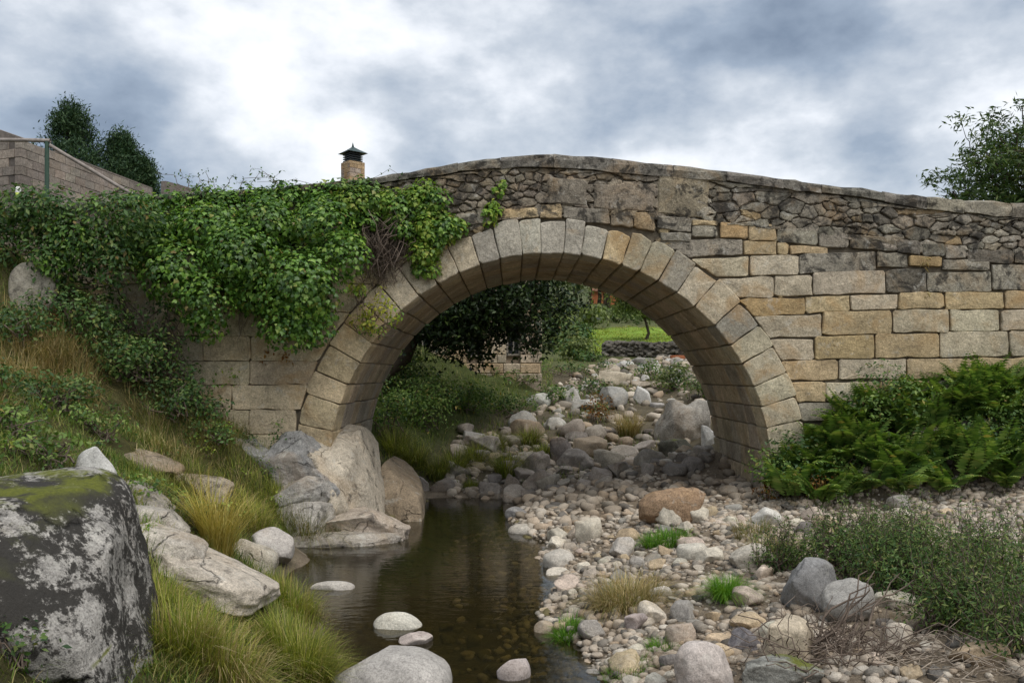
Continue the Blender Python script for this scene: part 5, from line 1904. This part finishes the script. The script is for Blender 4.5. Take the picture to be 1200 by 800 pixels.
# ---- block building at the left end of the bridge
m_block = granite('concrete_block', dark=.2, pale=.25, stain=.1, bumpk=.7, contrast=.9, dscale=3)
m_joint = plain('block_joint', (.15, .13, .115), .95, .3, 8, .4, .1)
A = np.array([(24 - 600) / FPX * 23.6, 23.6])
d1 = np.array([.144, 1.0]); d1 /= np.linalg.norm(d1)        # the long wall, running back to the right
d2 = np.array([-.93, .37]); d2 /= np.linalg.norm(d2)        # the gable, running back to the left
ztopb = CAMZ - (163 - HOR) / FPX * 23.6
zbase = zl(A[0], A[1]) - .3
bb = thing('block_building', 'unfinished grey concrete-block building at the left end of the bridge', 'building', (A[0], A[1], zbase))
br = rs(1100)
BH, BW = .235, .46
n1, n2 = 18, 8
nrow = 11
B0 = np.array([(-.5, -.5, -.5), (.5, -.5, -.5), (.5, .5, -.5), (-.5, .5, -.5), (-.5, -.5, .5), (.5, -.5, .5), (.5, .5, .5), (-.5, .5, .5)]) * np.array([BW - .016, .19, BH - .016])
BF = [(0, 3, 2, 1), (4, 5, 6, 7), (0, 1, 5, 4), (1, 2, 6, 5), (2, 3, 7, 6), (3, 0, 4, 7)]
blk = mesh('concrete_block', B0, BF, m_block)
half = mesh('concrete_block', B0 * np.array([.46, 1, 1]), BF, m_block)


def put_block(me, p, z, dirv, ins):
    o = link('concrete_block', me, bb)
    nrm = np.array([dirv[1], -dirv[0]]) * ins
    q = p - nrm * .085
    o.location = (q[0] - A[0], q[1] - A[1], z - zbase)
    o.rotation_euler = (0, 0, math.atan2(dirv[1], dirv[0]))
    u = br.rand()
    cb = (.275, .235, .20) if u < .75 else (.33, .275, .225)
    o.color = (*vary(cb, br, .16), 1)


for r_ in range(nrow):
    z = ztopb - BH * (r_ + .5)
    sh = (r_ % 2) * BW / 2
    last = n1 - (0 if r_ > 0 else 4)
    for i in range(last):
        put_block(blk, A + d1 * (i * BW + BW / 2 + sh + .012), z + br.normal() * .004, d1, 1)
    if sh > 0:
        put_block(half, A + d1 * (BW * .25 + .008), z, d1, 1)
    for i in range(n2):
        put_block(blk, A + d2 * (i * BW + BW / 2 + (BW / 2 - sh) + .21), z + br.normal() * .004, d2, -1)


def wallbox(p0, p1, z0, z1, th, side):
    d = (p1 - p0) / np.linalg.norm(p1 - p0)
    nrm = np.array([-d[1], d[0]]) * side
    q = [p0 + nrm * .02, p1 + nrm * .02, p1 + nrm * (.02 + th), p0 + nrm * (.02 + th)]
    V = [(a[0], a[1], z0) for a in q] + [(a[0], a[1], z1) for a in q]
    return np.array(V), [(0, 3, 2, 1), (4, 5, 6, 7), (0, 1, 5, 4), (1, 2, 6, 5), (2, 3, 7, 6), (3, 0, 4, 7)]


E1 = A + d1 * (n1 * BW)
part('wall_core', *wallbox(A + d1 * .06, E1, zbase, ztopb - BH * 1.05, .15, 1), m_joint, bb)
part('wall_core', *wallbox(A + d2 * .06, A + d2 * (n2 * BW), zbase, ztopb - BH * .05, .15, -1), m_joint, bb)
# capping tiles on the wall head
m_cap = plain('cement_coping', (.20, .17, .15), .9, .3, 6, .4, .15)
pc = [A - d2 * .05 + np.array([0, 0]), E1]
V, F = wallbox(A + d1 * 1.45, A + d1 * (14 * BW), ztopb + .004, ztopb + .05, .2, 1)
V[:, :2] -= np.array([-d1[1], d1[0]]) * .03
part('wall_coping', V, F, m_cap, bb)
V, F = wallbox(A + d2 * .0, A + d2 * (n2 * BW), ztopb + .004, ztopb + .05, .2, -1)
V[[5, 6], 2] += 1.3
part('gable_coping', V, F, m_cap, bb)
# separate low block wall further along
t = thing('low_wall', 'low grey cement wall beyond the end of the block building', 'wall', P(215, 240, 33))
p0, p1 = P(195, 212, 33), P(245, 226, 36)
V, F = wallbox(p0[:2], p1[:2], p0[2] - 1.6, p0[2], .2, 1)
V[[5, 6], 2] = p1[2]
part('wall', V, F, m_cap, t)
# pergola frame: green post, cross pole, raking pole
m_green = plain('green_paint', (.035, .075, .05), .5, .2, 8, .1, .4)
m_pole = plain('weathered_pole', (.30, .265, .24), .8, .3, 8, .4, .2)
YP = 22.9
t = thing('pergola_frame', 'green metal post with weathered poles in front of the block building', 'pergola', P(55, 240, YP))
tb = Tubes(); b0 = P(55, 166, YP); tb.add(np.array([[b0[0], YP, 5.6], b0]), (.055, .055), 8)
part('post', *tb.get(), m_green, t)
tb = Tubes(); tb.add(wander(rs(3), P(-90, 165, YP), P(59, 165, YP), 6, .01), np.full(6, .05), 7)
part('cross_pole', *tb.get(), m_pole, t)
tb = Tubes(); tb.add(wander(rs(4), P(58, 170, YP), P(160, 230, YP + .8), 6, .008), np.full(6, .05), 7)
part('raking_pole', *tb.get(), m_pole, t)
tb = Tubes(); tb.add(wander(rs(5), P(90, 240, YP + .1), P(142, 222, YP + .6), 6, .05), np.full(6, .03), 6)
part('brace', *tb.get(), m_bark, t)
# garden lamp on the wall
m_white = plain('white_plastic', (.75, .75, .72), .5, .05, 8, .05, .4)
m_yel = plain('yellow_green_plastic', (.45, .55, .08), .5, .05, 8, .05, .4)
t = thing('garden_lamp', 'small white and yellow-green plastic lamp beside the block wall', 'lamp', P(21, 240, 22.6))
for nm, y0, y1, r_, mt in (('shade', 219, 226, .075, m_white), ('body', 226, 231, .085, m_yel), ('stake', 231, 262, .02, m_green)):
    tb = Tubes(); a, b = P(21, y0, 22.6), P(21, y1, 22.6)
    tb.add(np.array([a, a * .7 + b * .3, b]), (r_ * .7, r_, r_ * .9), 10)
    part(nm, *tb.get(), mt, t)

# ---- stone house upstream, its chimney above the parapet, its front mirrored in the pool
m_hstone = granite('house_stone', dark=.2, pale=.3, stain=.45, bumpk=.9, contrast=1.1, dscale=2)
m_tile = plain('roof_tile', (.25, .12, .075), .9, .35, 4, .6, .1)
m_glass = plain('dark_pane', (.02, .022, .025), .15, .1, 4, .02, .5)
m_frame = plain('window_frame', (.30, .27, .23), .7, .2, 6, .2, .2)
m_metal = plain('blackened_metal', (.02, .028, .03), .5, .2, 8, .1, .4)
HX0, HX1, HY0, HY1 = -8.5, 1.12, 33.0, 39.0
hz0, hz1 = 2.0, 8.3
house = thing('stone_house', 'stone house behind the dark tree with a stone chimney above the parapet', 'house', (HX0, HY0, hz0))
wins = [(-3.35, .62, 3.75, 4.9), (-1.4, .6, 3.7, 5.2), (.05, .52, 3.75, 4.9), (-6.0, .8, 3.75, 4.9), (-4.6, .7, 6.2, 7.4), (-2.2, .7, 6.2, 7.4)]
# the front wall is laid up from stones around the openings
hr = rs(1200)
V, F = [], []


def abox(V, F, x0, x1, y0, y1, z0, z1):
    b = len(V)
    V += [(x0, y0, z0), (x1, y0, z0), (x1, y1, z0), (x0, y1, z0), (x0, y0, z1), (x1, y0, z1), (x1, y1, z1), (x0, y1, z1)]
    F += [tuple(b + i for i in f) for f in BF]


hb = mesh('house_stone', np.array([(-.5, -.5, -.5), (.5, -.5, -.5), (.5, .5, -.5), (-.5, .5, -.5), (-.46, -.6, -.42), (.46, -.6, -.42), (.46, -.6, .42), (-.46, -.6, .42), (-.5, -.5, .5), (.5, -.5, .5), (.5, .5, .5), (-.5, .5, .5)]),
          [(0, 1, 5, 4), (1, 9, 6, 5), (9, 8, 7, 6), (8, 0, 4, 7), (4, 5, 6, 7), (0, 3, 2, 1), (8, 9, 10, 11), (1, 2, 10, 9), (3, 0, 8, 11)], m_hstone)
z = hz0 + .4
while z < hz1 - .1:
    h = min(hr.uniform(.30, .42), hz1 - z)
    x = HX0
    while x < HX1 - .05:
        w = min(hr.uniform(.4, .85), HX1 - x)
        cut = [q for q in wins if x < q[0] + q[1] / 2 and x + w > q[0] - q[1] / 2 and z < q[3] and z + h > q[2]]
        segs = [(x, x + w)]
        for q in cut:
            ns = []
            for (a, b) in segs:
                if a < q[0] - q[1] / 2: ns.append((a, min(b, q[0] - q[1] / 2)))
                if b > q[0] + q[1] / 2: ns.append((max(a, q[0] + q[1] / 2), b))
            segs = ns
        for (a, b) in segs:
            if b - a < .08: continue
            o = link('wall_stone', hb, house, ((a + b) / 2 - HX0, .14, z + h / 2 - hz0))
            o.scale = (b - a - .015, .26, h - .015)
            o.color = (*vary((.47, .39, .29) if hr.rand() < .7 else (.48, .36, .23), hr, .15), 1)
        x += w
    z += h
V, F = [], []
abox(V, F, HX0 + .03, HX1 - .03, HY0 + .3, HY1, hz0, hz1 - .02)
o = part('wall', V, F, m_hstone, house); o.color = (.35, .29, .22, 1)
for (xc, w, z0, z1) in wins:
    V, F = [], []
    for (a, b, c, d) in ((xc - w / 2, xc - w / 2 + .07, z0, z1), (xc + w / 2 - .07, xc + w / 2, z0, z1), (xc - w / 2 + .07, xc + w / 2 - .07, z0, z0 + .07), (xc - w / 2 + .07, xc + w / 2 - .07, z1 - .07, z1), (xc - .025, xc + .025, z0 + .07, z1 - .07)):
        abox(V, F, a, b, HY0 + .19, HY0 + .25, c, d)
    f_ = part('window', V, F, m_frame, house)
    V, F = [], []
    abox(V, F, xc - w / 2 + .05, xc + w / 2 - .05, HY0 + .215, HY0 + .235, z0 + .05, z1 - .05)
    g_ = mesh('pane', np.array(V) - np.array(house.location), F, m_glass)
    link('pane', g_, f_)
ym = (HY0 + HY1) / 2
V = [(HX0 - .3, HY0 - .3, hz1 - .1), (HX1 + .3, HY0 - .3, hz1 - .1), (HX1 + .3, ym, 10.0), (HX0 - .3, ym, 10.0), (HX1 + .3, HY1 + .3, hz1 - .1), (HX0 - .3, HY1 + .3, hz1 - .1),
     (HX0 - .3, HY0 - .3, hz1 - .02), (HX1 + .3, HY0 - .3, hz1 - .02), (HX1 + .3, ym, 10.08), (HX0 - .3, ym, 10.08), (HX1 + .3, HY1 + .3, hz1 - .02), (HX0 - .3, HY1 + .3, hz1 - .02)]
roof = part('roof', V, [(0, 3, 2, 1), (3, 5, 4, 2), (6, 7, 8, 9), (9, 8, 10, 11), (0, 1, 7, 6), (5, 11, 10, 4), (1, 2, 8, 7), (2, 4, 10, 8), (0, 6, 9, 3), (3, 9, 11, 5)], m_tile, house)
# chimney, turned a little, with a black pagoda cowl
CYc = 35.5
cx = (413.5 - 600) / FPX * CYc
czt = CAMZ - (191 - HOR) / FPX * CYc
hl = np.array(house.location)
cs_, sn_ = math.cos(R(40)), math.sin(R(40))


def crot(V):
    V = np.array(V, float)
    x_, y_ = V[:, 0].copy(), V[:, 1].copy()
    V[:, 0] = cx + x_ * cs_ - y_ * sn_
    V[:, 1] = CYc + x_ * sn_ + y_ * cs_
    return V - hl


ch = link('chimney', None, house)
V, F = [], []
abox(V, F, -.31, .31, -.31, .31, 9.2, czt - .02)
o = link('chimney', mesh('chimney', crot(V), F, m_hstone), roof); o.color = (.42, .32, .2, 1)
bpy.data.objects.remove(ch)
hr2 = rs(1300)
z = czt - 1.35
while z < czt - .05:
    h = min(hr2.uniform(.15, .24), czt - z)
    for fside in range(4):
        a = -.335
        while a < .33:
            w = min(hr2.uniform(.18, .36), .335 - a)
            if .335 - (a + w) < .08: w = .335 - a
            V, F = [], []
            b0, b1 = a + .006, a + w - .006
            abox(V, F, b0, b1, -.345 - hr2.uniform(0, .012), -.3, z + .006, z + h - .006)
            V = np.array(V)
            for _ in range(fside): V[:, 0], V[:, 1] = V[:, 1].copy(), -V[:, 0].copy()
            o = link('chimney_stone', mesh('chimney_stone', crot(V), F, m_hstone), house)
            o.color = (*vary((.45, .33, .2) if hr2.rand() < .6 else (.38, .32, .26), hr2, .15), 1)
            a += w
    z += h
for k in range(4):
    V, F = [], []
    zz = czt + .035 + k * .085
    abox(V, F, -.29, .29, -.29, .29, zz, zz + .035)
    link('cowl_louvre', mesh('cowl_louvre', crot(V), F, m_metal), house)
V, F = [], []
abox(V, F, -.2, .2, -.2, .2, czt - .02, czt + .36)
link('cowl_core', mesh('cowl_core', crot(V), F, m_metal), house)
e0 = czt + .36
V = [(-.44, -.44, e0), (.44, -.44, e0), (.44, .44, e0), (-.44, .44, e0), (-.2, -.2, e0 + .15), (.2, -.2, e0 + .15), (.2, .2, e0 + .15), (-.2, .2, e0 + .15),
     (-.04, -.04, e0 + .27), (.04, -.04, e0 + .27), (.04, .04, e0 + .27), (-.04, .04, e0 + .27), (0, 0, e0 + .48)]
F = [(3, 2, 1, 0)]
for r_ in (0, 4):
    for i in range(4): F.append((r_ + i, r_ + (i + 1) % 4, r_ + 4 + (i + 1) % 4, r_ + 4 + i))
for i in range(4): F.append((8 + i, 8 + (i + 1) % 4, 12))
m_verd = plain('dark_green_metal', (.03, .055, .052), .45, .25, 8, .1, .4)
link('cowl_roof', mesh('cowl_roof', crot(V), F, m_verd), house)

# ---- green bank through the arch
rng = rs(1400)
ab = [
    (455, 24.6, 70, 90, 'leafy green bush against the left barrel inside the arch', m_fern, .10),
    (500, 26.0, 90, 70, 'bright green bramble mound on the left bank beyond the arch', m_fern, .10),
    (470, 27.5, 100, 95, 'tall green thicket under the dark tree', m_bramble, .11),
    (545, 28.0, 90, 42, 'green mound of bramble below the dark tree', m_fern, .11),
    (590, 29.0, 90, 30, 'dull green bush before the pale broad boulders', m_shrub, .11),
    (640, 31.0, 90, 24, 'olive bush on the slope beneath the house corner', m_shrub, .12),
    (690, 32.5, 60, 22, 'green bush between pale boulders beyond the arch', m_bramble, .12),
    (605, 32.2, 70, 18, 'brownish bush at the foot of the stone house', m_olive, .12),
    (660, 37.0, 90, 20, 'green bramble bank right of the house corner', m_bramble, .14),
    (715, 39.0, 90, 15, 'low green bramble on the bank before the dry stone wall', m_bramble, .14),
    (672, 46.0, 56, 30, 'grey-brown scrub bush beside the field', m_olive, .2),
    (690, 45.0, 50, 18, 'dark scrub bush at the end of the dry stone wall', m_shrub, .2),
    (665, 54.0, 60, 45, 'pale scrub bush climbing the far bank', m_olive, .25),
    (790, 33.0, 40, 40, 'grassy green bush by the right boulder slope', m_olive, .12),
    (760, 36.5, 40, 26, 'small green bush high on the boulder slope', m_fern, .12),
    (700, 28.4, 34, 44, 'reddish dark weed among the boulders beyond the arch', m_rust, .09),
    (815, 30.0, 50, 40, 'bush in the shade by the right barrel of the arch', m_shrub, .1),
    (430, 27.0, 60, 120, 'green thicket glimpsed past the left barrel', m_fern, .11),
]
for k, (px, Yf, w, h, lab, mt, sz) in enumerate(ab):
    bush('bank_bush', lab, px, 0, w, h, [(mt, .8, 'leaves'), (m_bramble if mt is not m_bramble else m_fern, .2, 'other_leaves')], LEAF_OVAL, sz, 90 if Yf < 35 else 45, 1410 + k, nl=13, Yfix=Yf, inner=.35, tw=10)
# rough grass on the bank and slope beyond the bridge
n = 22000
y = rng.uniform(22.6, 46, n); x = rng.uniform(-5.5, 9, n)
dn = fbm2(x, y, .5, 61, 3)
xl_ = np.interp(y, _yc, _xl)
m = ((x < xl_ + .4) | (dn > .12)) & (np.abs(x) / y < .3)
x, y = x[m], y[m]; n = len(x)
base = np.stack([x, y, hground(x, y) - .02], 1)
a = rng.uniform(0, 6.28, n)
V, F = blades(rng, base, rng.uniform(.12, .38, n), rng.uniform(.012, .022, n), np.stack([np.cos(a), np.sin(a), a * 0], 1), rng.uniform(.1, .6, n), rng.uniform(0, .9, n))
tag(link('grass', mesh('grass', V, F, m_grass)), 'rough grass on the green bank and slope beyond the arch', 'grass', kind='stuff')
# turf of the field
n = 16000
y = rng.uniform(49.5, 76, n); x = rng.uniform(3, 17, n)
base = np.stack([x, y, hground(x, y) - .02], 1)
a = rng.uniform(0, 6.28, n)
V, F = blades(rng, base, rng.uniform(.10, .22, n), rng.uniform(.03, .05, n), np.stack([np.cos(a), np.sin(a), a * 0], 1), rng.uniform(.2, .8, n), rng.uniform(0, .9, n))
tag(link('grass', mesh('grass', V, F, m_lush)), 'smooth bright green meadow grass of the field', 'grass', kind='stuff')
# dry stone wall below the field
pts = []
r_ = rs(1500)
for k in range(1500):
    u = r_.rand()
    x_ = 5.0 + u * 8.5
    y_ = 48.6 - u * 3.2 + r_.normal() * .18
    pts.append((x_, y_, zl(x_, y_) + r_.rand() * (.8 - .15 * u)))
pts = np.array(pts)
s = r_.uniform(.09, .2, len(pts))
V, F = stamp(GV1, GF1, pts, rot_frames(np.array([0, 0, 1.]) + r_.normal(scale=.3, size=pts.shape), r_.normal(size=pts.shape)), np.stack([s * 1.3, s, s * .6], 1))
t = thing('dry_stone_wall', 'dark dry stone wall along the lower edge of the green field', 'wall', (9, 47, zl(9, 47)))
m_dry = granite('dry_wall_stone', dark=.6, pale=.2, stain=.1, bumpk=.6, dscale=2, dthr=.5)
o = part('stones', V, F, m_dry, t); o.color = (.20, .18, .15, 1); o['kind'] = 'stuff'
# trees of the far side
tree('field_tree', 'pale olive-green tree standing in the green field', (9.3, 62, zl(9.3, 62)), ((9.2, 62, zl(9, 62) + 2.9), (1.9, 1.7, 1.4)), [(m_olive, 1, 'crown')], LEAF_LANCE, .34, 1601, n_limb=30, cl=50, clr=.7, trunk_r=.13)
tree('wall_tree', 'tree trunk at the end of the dry stone wall with its crown behind the arch', (8.9, 46.8, zl(8.9, 46.8)), ((9.6, 47, zl(9, 47) + 5.2), (2.6, 2.4, 2.0)), [(m_tree, 1, 'crown')], LEAF_LANCE, .3, 1602, n_limb=24, cl=50, clr=.7, trunk_r=.26)
for k, (px, Y, h, lab) in enumerate(((690, 108, 9, 'grey-green tree left of the orange shed'), (704, 100, 10, 'dark-trunked tree before the orange shed'), (720, 98, 10.5, 'second dark-trunked tree before the orange shed'), (738, 104, 9, 'tree right of the orange shed'), (672, 95, 8, 'dull green tree at the left of the far bank'), (760, 112, 10, 'tall tree far behind the field tree'), (652, 112, 9, 'tree far up the bank behind the dark tree'), (790, 108, 10, 'tree far up the slope at the right'))):
    X = (px - 600) / FPX * Y
    g0 = zl(X, Y)
    tree('far_tree', lab, (X, Y, g0), ((X, Y, g0 + h * .66), (2.9, 2.6, h * .36)), [(m_shrub if k % 2 else m_olive, 1, 'crown')], LEAF_LANCE, .6, 1610 + k, n_limb=22, cl=26, clr=1.1, trunk_r=.26, group='trees on the far hillside')
for k, (px, Y, w, h, lab) in enumerate(((680, 74, 80, 32, 'pale scrub on the bank above the field'), (715, 80, 80, 26, 'green scrub above the field'), (640, 72, 70, 40, 'scrub behind the dark tree on the bank'), (750, 84, 70, 24, 'scrub along the top of the field'))):
    bush('scrub_bush', lab, px, 0, w, h, [(m_olive, .6, 'leaves'), (m_shrub, .4, 'grey_leaves')], LEAF_OVAL, .4, 14, 1640 + k, nl=13, Yfix=Y, inner=.3, tw=8)
# orange shed
Y = 112.0
X0, X1 = (694 - 600) / FPX * Y, (732 - 600) / FPX * Y
g0 = zl((X0 + X1) / 2, Y)
shed = thing('orange_shed', 'low orange-walled shed between the far trees', 'shed', (X0, Y, g0))
m_or = plain('orange_render', (.62, .22, .10), .8, .15, 3, .1, .2)
V, F = [], []; abox(V, F, X0, X1, Y, Y + 4, g0 - .5, g0 + 1.7); part('wall', V, F, m_or, shed)
V = [(X0 - .2, Y - .3, g0 + 1.65), (X1 + .2, Y - .3, g0 + 1.65), (X1 + .2, Y + 4.3, g0 + 2.5), (X0 - .2, Y + 4.3, g0 + 2.5), (X0 - .2, Y - .3, g0 + 1.78), (X1 + .2, Y - .3, g0 + 1.78), (X1 + .2, Y + 4.3, g0 + 2.63), (X0 - .2, Y + 4.3, g0 + 2.63)]
part('roof', V, BF, m_tile, shed)
V, F = [], []; abox(V, F, X0 + 1.4, X0 + 2.2, Y - .03, Y + .02, g0, g0 + 1.5); part('door', V, F, m_bark, shed)
# rusty trough and a rail by the wall end
m_rusty = plain('rusty_iron', (.22, .075, .03), .8, .35, 6, .4, .2)
Yt = 44.0
x0, x1 = (785 - 600) / FPX * Yt, (803 - 600) / FPX * Yt
zt = zl((x0 + x1) / 2, Yt)
t = thing('rusty_tank', 'rust-red metal tank lying by the end of the dry stone wall', 'tank', ((x0 + x1) / 2, Yt, zt))
tb = Tubes(); zc = CAMZ - (421 - HOR) / FPX * Yt
tb.add(np.array([(x0, Yt, zc), (x0 + .03, Yt, zc), (x1 - .03, Yt, zc), (x1, Yt, zc)]), (.02, .21, .21, .02), 14)
part('drum', *tb.get(), m_rusty, t)
tb = Tubes()
for xx in (x0 + .12, x1 - .12): tb.add(np.array([(xx, Yt, zt - .3), (xx, Yt, zc - .1)]), (.05, .05), 6)
part('support', *tb.get(), m_bark, t)


# ------------------------------------------------------------------ say which tuft stands beside what
_lm = [(o.matrix_basis.translation.copy(), o['label']) for o in col.objects if o.parent is None and 'label' in o and 'group' not in o
       and o.name.split('.')[0] in ('rock_slab', 'bank_rock', 'pale_rock', 'lichen_boulder', 'bedrock_outcrop', 'bedrock_ledge', 'bramble_bush', 'nettle_patch', 'granite_boulder', 'grass_tuft', 'sedge_tuft', 'withered_bush')]
_short = {'straw-coloured dry grass tuft': 'straw-coloured dry grass tuft', 'green weedy grass tuft': 'green weedy grass tuft', 'green grass tuft on': 'low green grass tuft', 'brownish sedge tuft': 'brownish sedge tuft', 'small leafy green weed': 'small leafy green weed'}
_stop = ('on', 'at', 'in', 'with', 'beside', 'below', 'under', 'between', 'behind', 'above', 'of', 'overhanging', 'sloping', 'spilling', 'carrying', 'showing', 'stained', 'half', 'left', 'before', 'among', 'growing', 'leaning', 'meeting')
for o in col.objects:
    if o.parent is None and o.get('group') and 'label' in o:
        for k_, v_ in _short.items():
            if o['label'].startswith(k_):
                loc = o.matrix_basis.translation
                d_, lab = min(((p_ - loc).length, l_) for p_, l_ in _lm)
                w_ = lab.split()
                i_ = next((i for i, x_ in enumerate(w_) if i > 1 and x_ in _stop), len(w_))
                # keep the words that tell this landmark from the others
                if i_ <= 3 and i_ < len(w_): i_ = min(len(w_), i_ + 5)
                ph = w_[:min(i_, 8)]
                while ph[-1] in _stop + ('the', 'a', 'and', 'to', 'down'): ph.pop()
                o['label'] = v_ + ' beside the ' + ' '.join(ph)
                break
